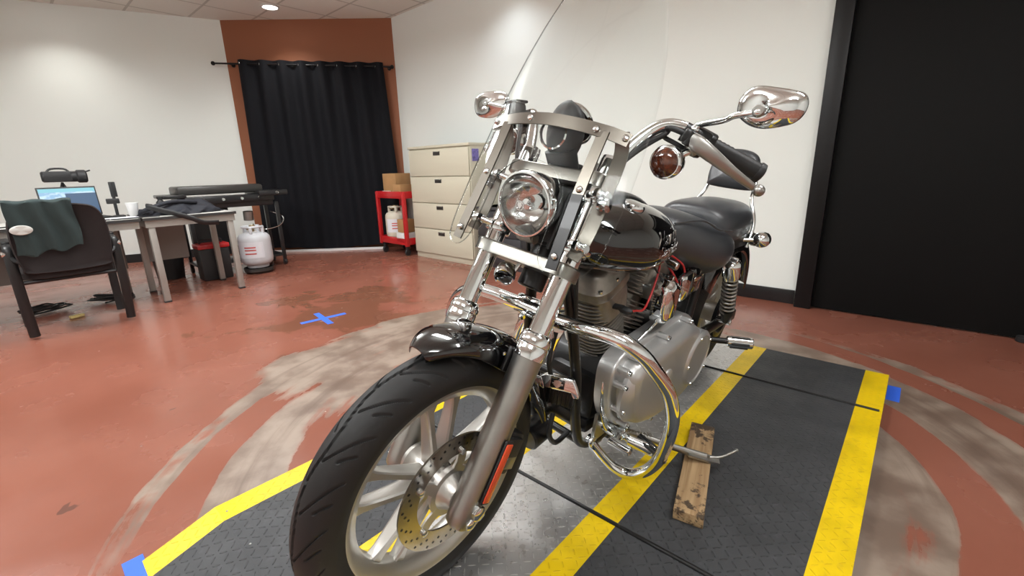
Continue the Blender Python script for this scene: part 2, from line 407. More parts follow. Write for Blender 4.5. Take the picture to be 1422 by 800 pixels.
struct(MB().add([(-5, -9.5, FLOOR), (4.2, -9.5, FLOOR), (4.2, 4.2, FLOOR), (-5, 4.2, FLOOR), (-5, -9.5, FLOOR-.1), (4.2, -9.5, FLOOR-.1), (4.2, 4.2, FLOOR-.1), (-5, 4.2, FLOOR-.1)],
               [(0, 1, 2, 3), (7, 6, 5, 4), (0, 4, 5, 1), (1, 5, 6, 2), (2, 6, 7, 3), (3, 7, 4, 0)]).build('floor', 'floor', smooth=False))
struct(MB().box((-.4, -2.6, CEIL+.05), (9.4, 14, .1)).build('ceiling', 'tiles', smooth=False))
wall('wall_back', (XW, YR), A, 'wall'); wall('wall_corner', A, B, 'brown'); wall('wall_left', B, Cc, 'wall')
wall('wall_front', Cc, (3.6, YR), 'wall'); wall('wall_right', (3.6, YR), (XW, YR), 'wall')
DY0, DY1 = .21, 2.3
struct(MB().box((XW+.008, (DY0-4.81)/2, FLOOR+.055), (.014, abs(-4.78-DY0), .11), b=.003).build('baseboard_back', 'base'))
b2 = MB(); q = B+Vector((.03, -.005, 0)); t_ = (Cc-B).normalized(); n_ = Vector((-t_.y, t_.x, 0))
b2.strap([q+n_*.009+Vector((0, 0, FLOOR+.055)), Cc+n_*.009+Vector((0, 0, FLOOR+.055))], n_, .11, .014).build('baseboard_left', 'base', smooth=False)['kind'] = 'structure'
# white strip along the foot of the corner wall
MB().strap([A+NW*.20+UW*.32+Vector((0, 0, FLOOR+.015)), B+NW*.20-UW*.12+Vector((0, 0, FLOOR+.015))], NW, .03, .03).build('baseboard_corner', 'white', smooth=False)['kind'] = 'structure'
# black door in the back wall
DT = 2.10
d = struct(MB().box((XW+.02, (DY0+DY1)/2+.0, (DT+FLOOR)/2-.02), (.04, DY1-DY0-.2, DT-FLOOR-.06), b=.004).build('door_1', 'door'))
fr = MB(); fr.box((XW+.045, DY0+.055, (DT+.1+FLOOR)/2), (.09, .11, DT+.1-FLOOR), b=.008); fr.box((XW+.045, DY1-.055, (DT+.1+FLOOR)/2), (.09, .11, DT+.1-FLOOR), b=.008)
fr.box((XW+.045, (DY0+DY1)/2, DT+.045), (.09, DY1-DY0-.22, .11), b=.008)
struct(fr.build('door_frame', 'frame', d))
h = MB(); h.cyl((XW+.04, 1.43, 1.05), (XW+.10, 1.43, 1.05), .012); h.lathe([(.01, 0), (.027, .012), (.03, .03), (.02, .045)], (XW+.09, 1.43, 1.05), (1, 0, 0)); h.lathe([(.035, 0), (.035, .01)], (XW+.04, 1.43, 1.05), (1, 0, 0))
h.build('door_handle', 'chrome', d)
g = MB(); g.cyl((XW+.075, 1.40, FLOOR), (XW+.075, 1.40, FLOOR+.035), .03, bev=.004); g.build('door_stop', 'matte', tag=('small black rubber door stop on the red floor at the foot of the black door', 'door stop'))

# ceiling lamps
for i, (x, y) in enumerate(CANS):
    lab = ['round lit recessed ceiling light above the black curtain', 'round recessed downlight above the white wall behind the table', 'round recessed downlight above the beige file cabinet', 'round recessed downlight at the far end of the table wall'][i]
    r = empty('recessed_light', (x, y, CEIL), 0, lab, 'ceiling light')
    MB().lathe([(.085, -.001), (.105, -.001), (.105, -.010), (.085, -.014)], (0, 0, 0), (0, 0, 1), 40, closed=True).build('trim_ring', 'white', r)
    MB().lathe([(.083, -.004), (.083, -.008), (.001, -.010)], (0, 0, 0), (0, 0, 1), 40).build('diffuser', 'lamp', r)
for i, (x, y) in enumerate(TROFFERS):
    lab = ['hanging fluorescent light over the middle of the motorcycle', 'hanging fluorescent light over the seat side of the platform nearest the door', 'hanging fluorescent light out in front of the motorcycle wheel', 'hanging fluorescent light over the open floor beside the camera',
           'hanging fluorescent light between motorcycle and black curtain', 'hanging fluorescent light out in front of the desk'][i]
    r = empty('hanging_light', (x, y, CEIL), 0, lab, 'ceiling light')  # unseen fixtures, hung low so the added uplight reaches the ceiling
    MB().box((0, 0, -.39), (.34, 1.2, .06), b=.012).build('housing', 'white', r)
    MB().box((0, 0, -.424), (.30, 1.12, .010), b=.004).build('diffuser', 'lamp', r, smooth=False)
    for sy in (-.45, .45): MB().cyl((0, sy, -.37), (0, sy, -.001), .006, 10).build('rod', 'chrome', r)
# curtain rod and curtain
def cw(u, off, z): return A+UW*u+NW*off+Vector((0, 0, z))
ZR0, ZR1 = 2.38, 2.46
def zr(u): return ZR0+(ZR1-ZR0)*u/2.3
rod = empty('curtain_rod', cw(1.1, .12, zr(1.1)), 0, 'thin black curtain rod across the brown wall above the black curtain', 'curtain rod')
def rel(p, o): return Vector(p)-o.location
m_ = MB(); m_.cyl(rel(cw(.03, .12, zr(.03)), rod), rel(cw(2.33, .12, zr(2.33)), rod), .011); m_.build('pole', 'frame', rod)
for u in (.02, 2.34): MB().ball(rel(cw(u, .12, zr(u)), rod), .026).build('finial', 'frame', rod)
for u in (.08, 2.14):
    k = MB(); k.cyl(rel(cw(u, .12, zr(u)), rod), rel(cw(u, .0, zr(u)), rod), .008); k.lathe([(.025, 0), (.025, .008)], rel(cw(u, 0, zr(u)), rod), NW); k.build('bracket', 'frame', rod)
cur = empty('curtain', cw(1.1, .12, FLOOR), 0, 'long black grommet curtain hanging over the brown corner wall', 'curtain')
U0, U1 = .14, 2.02
c = MB(); NU, NV = 200, 30; vs = []; fs = []
for side in (0, 1):
    for j in range(NV+1):
        v = j/NV
        for i in range(NU+1):
            s_ = i/NU; ins = .02*v
            u = (U0-.12*v) + ((U1+.05*v)-(U0-.12*v))*s_
            amp = .032*(1-.35*v)
            off = .12+amp*math.sin(s_*2*PI*7.5)+.02*v*math.sin(s_*23+2*v)+side*.004
            z = (zr(u)+.05)*(1-v)+(FLOOR+.04+.015*math.sin(s_*9))*v
            vs.append(rel(cw(u, off, z), cur))
K = (NU+1)*(NV+1)
for j in range(NV):
    for i in range(NU):
        a = j*(NU+1)+i; fs.append((a, a+1, a+NU+2, a+NU+1)); fs.append((K+a, K+a+NU+1, K+a+NU+2, K+a+1))
for j in range(NV):
    for i in (0, NU):
        a = j*(NU+1)+i; fs.append((a, a+NU+1, K+a+NU+1, K+a))
c.add(vs, fs).build('cloth', 'curtain', cur, ang=80)
for k in range(8):
    s_ = (k*2+.9)/15; u = U0+(U1-U0)*s_
    MB().lathe([(.022, -.003), (.032, -.003), (.032, .008), (.022, .008)], rel(cw(u, .12, zr(u)), cur), (UW+NW*.9), 20, closed=True).build('grommet', 'chrome', cur)

# beige file cabinet
def file_cabinet(name, x0, x1, y0, y1, z1, nd, m, hm, label, cat='file cabinet', base=.07):
    r = empty(name, (x0, y0, FLOOR), 0, label, cat)
    D, W, H = x1-x0, y1-y0, z1-FLOOR
    b = MB(); b.box((D/2-.01, W/2, H/2), (D-.02, W, H), b=.004)
    b.box((D/2+.0, W/2, H-.015), (D+.008, W+.01, .03), b=.004); b.build('body', m, r)
    hh = (H-.04-base)/nd
    for i in range(nd):
        zc = base+hh*(i+.5)
        dr = MB(); dr.box((D-.012, W/2, zc), (.028, W-.02, hh-.009), b=.004); o = dr.build('drawer', m, r)
        k = MB(); k.box((D+.003, W/2, zc+hh*.33), (.006, .12, .045), b=.002); k.build('handle_recess', hm, o)
        k = MB(); k.box((D+.009, W/2, zc+hh*.33+.016), (.014, .10, .012), b=.003); k.build('handle', 'satin', o)
    return r
cab = file_cabinet('file_cabinet', -3.405, -2.95, -4.03, -2.93, 1.31, 4, 'beige', 'grillg', 'tall beige steel file cabinet with four wide drawers beside the red cart')
MB().box((.36, 1.1015+.003, 1.24), (.10, .004, .13), b=.001).build('sticker', mat('purple_sticker', (.22, .18, .55), .5, var=.5, vscale=40), cab)
cab2 = file_cabinet('file_cabinet', -3.405, -3.0, -2.90, -2.25, .62, 2, 'darkcab', 'black', 'low charcoal two drawer cabinet right of the tall beige cabinet')

# red tool cart
ct = empty('tool_cart', (-3.06, -4.40, FLOOR), 0, 'red steel utility cart with two trays between curtain and file cabinet', 'cart')
def cart():
    W, D = .60, .38
    for zz in (.80, .20):
        t = MB(); t.box((0, 0, zz-.035), (D, W, .01))
        for sx, sy, dx, dy in ((0, W/2, D, .02), (0, -W/2, D, .02), (D/2, 0, .02, W), (-D/2, 0, .02, W)): t.box((sx, sy, zz-.01), (dx, dy, .09), b=.004)
        t.build('tray', 'redpaint', ct)
    for sx in (-1, 1):
        for sy in (-1, 1):
            l = MB(); l.box((sx*(D/2-.005), sy*(W/2-.005), .48), (.045, .045, .70), b=.004); l.build('post', 'redpaint', ct)
            cst = MB(); cst.cyl((sx*(D/2-.03), sy*(W/2-.04)-.014, .045), (sx*(D/2-.03), sy*(W/2-.04)+.014, .045), .045, bev=.006)
            cst.box((sx*(D/2-.03), sy*(W/2-.04), .10), (.04, .045, .09), b=.003); cst.build('caster', 'matte', ct)
cart()
def box_thing(c, d, m, label, cat='box', rz=0, name='cardboard_box', flaps=True):
    r = empty(name, (c[0], c[1], c[2]), rz, label, cat)
    MB().box((0, 0, d[2]/2), d, b=.003).build('carton', m, r)
    MB().box((0, 0, d[2]+.0008), (d[0]*.98, .05, .001)).build('tape_strip', 'labelw' if m != 'card' else 'card', r)
    return r
TZ = FLOOR+.80-.03
box_thing((-3.09, -4.53, TZ+.0), (.26, .26, .29), 'card', 'larger cardboard box at the back of the red cart top', rz=.1)
box_thing((-2.98, -4.26, TZ+.0), (.18, .16, .15), 'card', 'small cardboard box on the red cart top next to the file cabinet')
rl = MB(); rl.cyl((-2.908, -4.60, TZ+.035), (-2.908, -4.44, TZ+.035), .035, bev=.004); rl.build('paper_roll', 'white', tag=('white roll lying at the front edge of the red cart top', 'roll'))
gb_ = MB(); gb_.lathe([(.03, 0), (.034, .01), (.034, .06), (.012, .075), (.012, .09)], (-2.945, -4.385, TZ), (0, 0, 1), 20); gb_.build('spray_can', mat('pale_green_plastic', (.35, .6, .35), .4), tag=('small pale green container on the red cart top', 'container'))
def gas_tank(loc, s, m, lab, sx=1.):
    r = empty('propane_tank', loc, 0, lab, 'gas tank')
    R = .155*s*sx
    MB().lathe([(R*.3, .02*s), (R*.80, .035*s), (R*.97, .065*s), (R, .10*s), (R, .31*s), (R*.96, .35*s), (R*.82, .378*s), (R*.5, .398*s), (.02, .405*s)], (0, 0, 0), (0, 0, 1), 40).build('vessel', m, r)
    MB().lathe([(R*.62, 0), (R*.66, 0), (R*.70, .06*s), (R*.66, .06*s)], (0, 0, 0), (0, 0, 1), 32, closed=True).build('foot_ring', m, r)
    MB().lathe([(R+.0015, .209*s), (R+.0015, .217*s)], (0, 0, 0), (0, 0, 1), 40, closed=False).build('weld_seam', m, r)
    # open collar of guard with two windows: built as an arc
    ring = MB(); n = 28; P0 = []
    for k in range(n+1):
        a = math.radians(-150+300*k/n); P0.append(Vector((math.cos(a)*R*.62, math.sin(a)*R*.62, .46*s)))
    ring.tube(P0, .012*s, 8)
    for a in (-140, -60, 60, 140):
        a = math.radians(a); ring.box((math.cos(a)*R*.62, math.sin(a)*R*.62, .425*s), (.03*s, .03*s, .08*s), Matrix.Rotation(a, 3, 'Z'), .004)
    ring.build('collar', m, r)
    v = MB(); v.cyl((0, 0, .40*s), (0, 0, .46*s), .018*s); v.cyl((0, 0, .44*s), (.06*s, 0, .44*s), .014*s); v.lathe([(.03*s, 0), (.032*s, .01*s), (.028*s, .02*s)], (0, 0, .46*s), (0, 0, 1), 12)
    v.build('valve', 'brass', r)
    lb = MB(); ro, ri = R+.003, R+.001; vs = []; n = 20
    for k in range(n+1):
        a = math.radians(0+100*k/n); vs += [(ro*math.cos(a), ro*math.sin(a), .12*s), (ro*math.cos(a), ro*math.sin(a), .30*s)]
    lb.add(vs, [(2*k, 2*k+2, 2*k+3, 2*k+1) for k in range(n)]); l_ = lb.build('label', 'labelw', r)
    lb = MB(); ro = R+.0045; vs = []
    for row in (.205, .235, .165):
        k0 = len(vs)
        for k in range(9):
            a = math.radians(32+40*k/8); vs += [(ro*math.cos(a), ro*math.sin(a), (row)*s), (ro*math.cos(a), ro*math.sin(a), (row+.014)*s)]
    lb.add(vs, [(b0+2*k, b0+2*k+2, b0+2*k+3, b0+2*k+1) for b0 in (0, 18, 36) for k in range(8)]); lb.build('label_stripe', 'labelr', l_)
    return r
gas_tank((-3.0, -4.50, FLOOR+.175), .98, 'tankc', 'cream propane tank on the lower tray of the red cart', .92)
box_thing((-2.96, -4.22, FLOOR+.175+.13), (.16, .16, .17), 'card', 'cardboard box on the lower tray of the red cart, topmost of two')
box_thing((-2.95, -4.22, FLOOR+.175), (.18, .18, .125), 'white', 'white carton on the lower tray of the red cart under the cardboard box', name='white_carton')

# ---------------------------------------------------------------- tables
TT = .70
def table(x0, x1, y0, y1, label, legs, panel=False):
    r = empty('folding_table', ((x0+x1)/2, (y0+y1)/2, FLOOR), 0, label, 'table')
    W, D, H = x1-x0, y1-y0, TT-FLOOR
    t = MB(); t.box((0, 0, H-.012), (W, D, .024), b=.004); t.build('table_top', 'desk', r)
    e_ = MB()
    for sy in (-1, 1): e_.box((0, sy*(D/2+.001), H-.012), (W, .006, .024))
    for sx in (-1, 1): e_.box((sx*(W/2+.001), 0, H-.012), (.006, D, .024))
    e_.build('edge_band', 'edge', r, smooth=False)
    a = MB()
    for sy in (-1, 1): a.box((0, sy*(D/2-.03), H-.055), (W-.02, .025, .06))
    for sx in (-1, 1): a.box((sx*(W/2-.03), 0, H-.055), (.025, D-.07, .06))
    a.build('apron', 'deskleg', r, smooth=False)
    for lx, ly in legs:
        l = MB(); l.box((lx-(x0+x1)/2, ly-(y0+y1)/2, (H-.03)/2+.005), (.05, .05, H-.04), b=.006); lo = l.build('leg', 'deskleg', r)
        MB().box((lx-(x0+x1)/2, ly-(y0+y1)/2, .008), (.054, .054, .016), b=.003).build('foot', 'matte', lo)
    if label.startswith('small'): MB().box((.13, -D/2+.05, H-.28), (.36, .018, .36)).build('modesty_panel', 'panel', r, smooth=False)
    if panel: MB().box((0, -D/2+.05, H-.30), (W-.12, .018, .42)).build('modesty_panel', 'panel', r, smooth=False)
    return r
table(-.93, -.22, -4.75, -4.07, 'small grey table with black jacket on top and square grey legs, beside the grill', [(-.88, -4.12), (-.27, -4.12), (-.88, -4.70), (-.27, -4.70)])
table(-.20, 1.55, -4.85, -4.07, 'long grey desk with laptop on top and chair in front', [(1.50, -4.12), (-.10, -4.80), (1.50, -4.80)], True)

# chair seen from behind
ch = empty('office_chair', (.32, -3.86, FLOOR), PI+.03, 'black armchair with dark brown back standing at the desk', 'chair')
# local: +x right, back faces -y local... chair faces local +y; table lies in local +y
def chair():
    fm = []
    for s in (-1, 1):
        l = MB(); l.tube([(s*.27, -.12, .02), (s*.275, -.16, .30), (s*.275, -.17, .60), (s*.27, -.12, .665), (s*.27, .12, .665), (s*.27, .22, .60), (s*.27, .24, .30), (s*.27, .24, .02)], .019, 10, smooth=5, sq=(1.5, .9)); l.build('leg_frame', 'chairf', ch)
        MB().box((s*.27, .03, .685), (.05, .27, .03), b=.012).build('armrest', 'chairf', ch)
        MB().cyl((s*.235, -.16, .62), (s*.31, -.165, .62), .018, 14, .003).build('bolt_cap', 'chrome', ch)
    st = MB(); rings = []
    for z, ins in ((.42, .03), (.43, .0), (.47, 0), (.49, .02), (.495, .06)):
        rings.append([(math.copysign(abs(math.cos(a))**.5, math.cos(a))*(.25-ins), .03+math.copysign(abs(math.sin(a))**.5, math.sin(a))*(.23-ins), z) for a in [2*PI*k/32 for k in range(32)]])
    st.loft(rings).build('seat', 'chairb', ch)
    bk = MB(); out = []
    prof = [(-.19, .47), (.19, .47), (.235, .52), (.255, .66), (.25, .80), (.215, .89), (.15, .925), (0, .94), (-.15, .925), (-.215, .89), (-.25, .80), (-.255, .66), (-.235, .52)]
    P, _ = spline([Vector((x, 0, z)) for x, z in prof], [1]*len(prof), 4, True)
    rings = []
    for dy, sc_ in ((-.235, .93), (-.24, .97), (-.225, 1), (-.195, 1), (-.185, .95)):
        rings.append([(p.x*sc_, dy+.10*p.x*p.x/.065*.25-.14*(p.z-.5)*.35, .70+(p.z-.70)*sc_) for p in P])
    bk.loft(rings).build('backrest', 'chairb', ch)
    x = MB(); x.tube([(-.27, -.17, .60), (-.2, -.2, .55), (.2, -.2, .55), (.27, -.17, .60)], .014, 8, smooth=4); x.tube([(-.27, .1, .41), (.27, .1, .41)], .014, 8); x.tube([(-.272, -.15, .41), (.272, -.15, .41)], .014, 8); x.build('stretcher', 'chairf', ch)
chair()
# shirt hung over the chair back
sh = MB(); vs = []; fs = []; nu, nv = 34, 40
def shirt_pt(a, b, off):
    # a across -1..1 ; b 0..1 over the top
    x = -.075+.165*a+.008*math.sin(b*9)
    L = b*1.0
    if L < .62:  z = .62+(.96-.62)*(L/.62); y = -.275-.04*(z-.5)-.004*math.sin(a*11+b*4)-off
    elif L < .72:
        q = (L-.62)/.10*PI; z = .955+.014*math.sin(q); y = -.292+.05*(1-math.cos(q))-off*math.cos(q)
    else: z = .955-(L-.72)*.7; y = -.185+off
    z += .014*math.sin(a*7+2)*(1-L) + .02*a*(1-min(1, L/.6))
    y -= .008*math.sin(a*9+1.3*b*5)
    return Vector((x, y, z))
for side in (0, 1):
    for j in range(nv+1):
        for i in range(nu+1): vs.append(shirt_pt(i/nu*2-1, j/nv, .004+side*.006))
K = (nu+1)*(nv+1)
for j in range(nv):
    for i in range(nu):
        a = j*(nu+1)+i; fs += [(a, a+1, a+nu+2, a+nu+1), (K+a, K+a+nu+1, K+a+nu+2, K+a+1)]
for j in range(nv):
    for i in (0, nu):
        a = j*(nu+1)+i; fs.append((a, a+nu+1, K+a+nu+1, K+a))
for i in range(nu):
    for j in (0, nv):
        a = j*(nu+1)+i; fs.append((a, a+1, K+a+1, K+a))
so = sh.add(vs, fs).build('shirt', 'shirt', ang=80, tag=('dark green shirt draped over the back of the chair', 'shirt')); so.location = ch.location; so.rotation_euler = ch.rotation_euler
pt = MB(); pt.lathe([(.001, .004), (.028, .004), (.032, .0), (.02, -.002)], (-.19, -.315, .78), (0, -1, .05), 24)
pt.v = [(x+(x+.19)*.7, y, z) for x, y, z in pt.v]
pt.build('badge', 'desk', ch)

# laptop on a stand, microphone style stand, camera, cup
lp = empty('laptop', (.13, -4.52, TT), PI+.12, 'open laptop with a blue lit screen on the desk behind the chair', 'laptop')
MB().box((0, .02, .011), (.38, .26, .018), b=.004).build('base', 'matte', lp)
R_ = Matrix.Rotation(-.16, 3, 'X')
MB().box((0, .155, .15), (.38, .010, .25), Matrix.Rotation(-.16, 3, 'X'), .003).build('lid', 'matte', lp)
MB().box((0, .1475, .15), (.36, .002, .225), Matrix.Rotation(-.16, 3, 'X')).build('screen', 'display', lp, smooth=False)
lp.scale = (1.0, 1, 1.0)
cm = empty('video_camera', (.16, -4.76, TT-.0), PI, 'black video camera on a short tripod above the laptop', 'camera')
b = MB(); b.cyl((-.12, 0, .36), (.14, 0, .36), .045, 20, .01); b.cyl((.10, 0, .36), (.17, 0, .36), .055, 20, .01); b.box((-.02, 0, .36), (.18, .09, .09), b=.01); b.build('body', 'matte', cm)
b = MB(); b.tube([(-.08, 0, .40), (-.05, 0, .425), (.03, 0, .425), (.06, 0, .40)], .008, 8, smooth=3); b.tube([(.06, 0, .36), (.2, .0, .41)], .006, 8); b.build('carry_handle', 'matte', cm)
for a in (90, 210, 330):
    q = math.radians(a); b = MB(); b.tube([(0, 0, .31), (math.cos(q)*.12, math.sin(q)*.12, .006)], .008, 8); b.build('leg', 'matte', cm)
st = empty('phone_stand', (-.12, -4.50, TT), PI, 'black upright phone stand on the desk between laptop and white cup', 'stand')
b = MB(); b.lathe([(.055, 0), (.055, .012), (.02, .018)], (0, 0, 0), (0, 0, 1), 24); b.build('base', 'matte', st)
b = MB(); b.tube([(0, 0, .01), (0, 0, .12), (.01, 0, .30)], .012, 10); b.build('pole', 'matte', st)
b = MB(); b.box((.01, .0, .24), (.045, .02, .13), b=.005); b.box((-.01, .0, .14), (.09, .03, .045), b=.006); b.build('clamp', 'matte', st)
cp = empty('cup', (-.22, -4.40, TT), 0, 'white paper cup on the desk edge beside the black phone stand', 'cup')
MB().lathe([(.030, 0), (.032, .002), (.045, .115), (.047, .115), (.047, .12), (.042, .12), (.029, .004)], (0, 0, 0), (0, 0, 1), 28).build('wall', 'white', cp)
b = MB(); b.box((-.10, -4.22, TT+.006), (.20, .15, .010), Matrix.Rotation(.2, 3, 'Z'), .001); b.build('paper_pad', 'labelw', tag=('white paper pad lying on the desk in front of the cup', 'paper'))
# small black bottle on table
bt = MB(); bt.lathe([(.034, 0), (.036, .004), (.036, .10), (.02, .12), (.02, .13), (.026, .132), (.026, .155), (.01, .157)], (-.47, -4.62, TT), (0, 0, 1), 24); bt.build('bottle', 'matte', tag=('small black bottle standing behind the jacket on the small table', 'bottle'))
# jacket / bag heap with strap
jk = empty('jacket', (-.56, -4.36, TT), 0, 'black and navy jacket heaped on the small table with a strap hanging down', 'jacket')
hp = MB(); n = 64; rings = []
rs = random.Random(3)
for j in range(15):
    t = j/14; ring = []
    for k in range(n):
        a = 2*PI*k/n
        rad = (1-t**2.4)**.5 if t < 1 else .02
        fold = 1+.10*math.sin(5*a+3*t)+.06*math.sin(11*a-5*t)+.04*math.sin(17*a+9*t)
        x = .31*rad*fold*math.cos(a); y = .19*rad*fold*math.sin(a)
        z = .105*t+.014*math.sin(x*26+y*9)*(t > 0)*min(1, t*2)+.02*math.sin(y*30-x*8)*min(1, t*2)
        z = z*(1.0-.9*x if x > 0 else 1-.25*x)
        ring.append((x, y, max(z, .001)))
    rings.append(ring)
hp.loft(rings).build('cloth', 'jacket', jk, ang=80)
s_ = MB(); s_.tube([(.22, .08, .08), (.27, .15, .09), (.17, .25, .045), (.02, .335, -.02), (-.08, .35, -.075), (-.20, .34, -.085)], .014, 10, smooth=6, sq=(1.6, .6)); s_.build('strap', 'matte', jk)
s_ = MB(); s_.tube([(.27, .02, .03), (.31, .06, .03), (.25, .13, .07), (.08, .12, .115), (-.12, .08, .10)], .018, 10, smooth=5); s_.build('sleeve', 'jacket', jk)
# cable on the desk
b = MB(); b.tube([(.9, -4.2, TT+.006), (.6, -4.16, TT+.006), (.45, -4.3, TT+.006), (.3, -4.2, TT+.006), (-.1, -4.12, TT+.006), (-.35, -4.13, TT+.006)], .005, 6, smooth=6); b.build('cable', 'matte', tag=('thin black cable lying along the front edge of the desk', 'cable'))
# grill
gr = empty('gas_grill', (-1.20, -5.22, FLOOR), -.02, 'black gas grill with open flat lid standing behind the small table', 'grill')
b = MB(); b.box((.02, 0, .77), (.86, .46, .12), b=.015); b.build('cook_box', 'grill', gr)
b = MB(); b.box((.05, -.05, .90), (.80, .40, .09), b=.02); b.build('lid', 'grillg', gr)
b = MB(); b.box((-.41, .03, .85), (.30, .5, .035), b=.008); b.build('side_shelf', 'grill', gr)
b = MB(); b.box((.50, .03, .85), (.2, .45, .035), b=.008); b.build('side_shelf', 'grill', gr)
b = MB(); b.box((0, .245, .80), (.84, .02, .075), b=.006); b.box((-.41, .285, .845), (.30, .02, .055), b=.006); pnl = b.build('control_panel', 'grill', gr); gr.scale = (1.06, 1, 1.045)
for k in range(5): MB().lathe([(.018, 0), (.018, .02), (.014, .026)], (-.44+.11*k*1.6, .255 if k > 0 else .295, .80 if k > 0 else .845), (0, 1, 0), 16).build('knob', 'chrome', pnl)
for sx in (-.45, .40):
    for sy in (-.18, .2):
        b = MB(); b.box((sx, sy, .40), (.035, .035, .68), b=.004); b.build('leg', 'grill', gr)
        b = MB(); b.cyl((sx-.015, sy, .035), (sx+.015, sy, .035), .035, 16, .004); b.build('caster', 'matte', gr)
b = MB(); b.box((-.02, .01, .12), (.88, .42, .02), b=.004); b.box((.16, -.15, .45), (.40, .01, .58)); b.build('bottom_shelf', 'grill', gr)
b = MB(); b.tube([(-.2, .1, .50), (-.28, .2, .44), (-.44, .23, .47), (-.50, .2, .56), (-.40, .1, .63)], .006, 8, smooth=6); b.build('gas_hose', 'chrome', gr)
b = MB(); b.lathe([(.05, 0), (.05, .10)], (-.16, .12, .55), (0, .1, 1), 20); b.build('burner_shield', 'satin', gr)
gas_tank((-1.29, -4.80, FLOOR+.065), 1.0, 'tankw', 'white propane tank under the black grill beside the table leg', 1.08)
b = MB(); b.lathe([(.13, 0), (.135, .01), (.155, .025), (.155, .06), (.145, .06), (.12, .02)], (-1.29, -4.80, FLOOR), (0, 0, 1), 32); b.build('tank_dolly', 'grillg', tag=('low round dolly under the white propane tank by the grill', 'dolly'))
# bin and red toolbox under table
bn = empty('waste_bin', (-.55, -5.30, FLOOR), 0, 'round black waste bin with a pale liner behind the small table', 'bin')
MB().lathe([(.12, 0), (.125, .005), (.155, .38), (.16, .38), (.16, .39), (.15, .39), (.118, .01)], (0, 0, 0), (0, 0, 1), 32).build('bucket', 'matte', bn)
MB().lathe([(.150, .36), (.163, .385), (.168, .45), (.162, .47), (.146, .39)], (0, 0, 0), (0, 0, 1), 40, closed=True).build('liner', 'desk', bn)
tb = empty('toolbox', (-.87, -4.86, FLOOR+.0), 0, 'black toolbox with a red lid on the floor under the table', 'toolbox')
MB().box((0, 0, .17), (.28, .20, .34), b=.012).build('case', 'matte', tb)
MB().box((0, 0, .365), (.30, .22, .05), b=.012).build('lid', 'redpaint', tb)
MB().tube([(-.1, 0, .39), (-.09, 0, .43), (.09, 0, .43), (.1, 0, .39)], .009, 8, smooth=3).build('handle', 'matte', tb)
# cable pile under the desk
rs = random.Random(11)
for k, (cx, cy, lab) in enumerate([(.50, -4.6, 'tangled black power cable on the floor under the desk behind the chair'), (.06, -4.55, 'coiled black cable on the floor under the desk near the wall side')]):
    pts = [(cx+.16*math.cos(a*1.9+k)*rs.uniform(.5, 1.2), cy+.13*math.sin(a*1.9)*rs.uniform(.5, 1.2), FLOOR+.012+.03*abs(math.sin(a*1.3))+.03*rs.random()) for a in range(22)]
    pts[0] = (pts[0][0], pts[0][1], FLOOR+.007); MB().tube(pts, .007, 6, smooth=5).build('power_cable', 'matte', tag=(lab, 'cable'))
b = MB(); b.box((.33, -4.20, FLOOR+.012), (.09, .04, .022), Matrix.Rotation(.3, 3, 'Z'), .004); b.build('tape_measure', mat('pale_yellow_plastic', (.75, .6, .25), .4), tag=('small pale yellow object on the floor under the chair', 'tool'))

# ---------------------------------------------------------------- platform
PL0, PL1 = -.724, .834; PXB = -2.165; RX0, RX1, RZ = .30, .497, -.057
lf = empty('lift_platform', (-.84, .055, FLOOR), 0, 'low diamond plate platform with black mats and yellow edge stripes under the motorcycle', 'platform')
def slab(y0, y1, x0, x1, name, m, zt=0., th=.004, parent=lf, extra=None):
    o = Vector(lf.location); b = MB()
    def zz(x): return zt if x <= RX0 else zt+(x-RX0)/(RX1-RX0)*RZ
    xs = [x0]+([RX0] if x0 < RX0 < x1 else [])+[x1]
    b.loft([[(x-o.x, y0-o.y, zz(x)-th-o.z), (x-o.x, y1-o.y, zz(x)-th-o.z), (x-o.x, y1-o.y, zz(x)-o.z), (x-o.x, y0-o.y, zz(x)-o.z)] for x in xs])
    return b.build(name, m, parent, smooth=False)
yL0, yL1, yl0, yl1, yr0, yr1, yR0, yR1 = -.724, -.634, -.222, -.135, .207, .294, .742, .834
o = Vector(lf.location)
core = MB(); core.loft([[(x-o.x, y0_-o.y, FLOOR-o.z+.0005), (x-o.x, y1_-o.y, FLOOR-o.z+.0005), (x-o.x, y1_-o.y, zz-o.z), (x-o.x, y0_-o.y, zz-o.z)] for x, zz in ((PXB+.002, -.005), (RX0, -.005), (RX1-.006, -.0575)) for y0_, y1_ in ((PL0+.002, PL1-.002),)])
core.build('deck_frame', 'black', lf, smooth=False)
seams = [PXB, -1.718, -.458, RX1]
for i in range(3):
    a, b_ = seams[i]+(.003 if i else 0), seams[i+1]-(.003 if i < 2 else 0)
    slab(yL0, yL1, a, b_, 'yellow_edge_stripe', 'yellow'); slab(yL1, yl0, a, b_, 'black_deck_panel', 'mat')
    slab(yl0, yl1, a, b_, 'yellow_centre_stripe', 'yellow'); slab(yl1, yr0, a, b_, 'bare_steel_panel', 'plate')
    slab(yr0, yr1, a, b_, 'yellow_centre_stripe', 'yellow'); slab(yr1, yR0, a, b_, 'black_deck_panel', 'mat')
    slab(yR0, yR1, a, b_, 'yellow_edge_stripe', 'yellow')
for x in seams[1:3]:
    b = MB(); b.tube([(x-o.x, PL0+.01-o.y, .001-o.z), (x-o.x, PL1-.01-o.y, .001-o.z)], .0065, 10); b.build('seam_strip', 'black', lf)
# hinge bolts along the ramp fold
for k in range(8):
    y = PL0+.05+k*.2; MB().lathe([(.0035, 0), (.003, .0012), (.001, .0015)], (RX0-.02-o.x, y-o.y, -o.z), (0, 0, 1), 12).build('bolt', 'satin', lf)
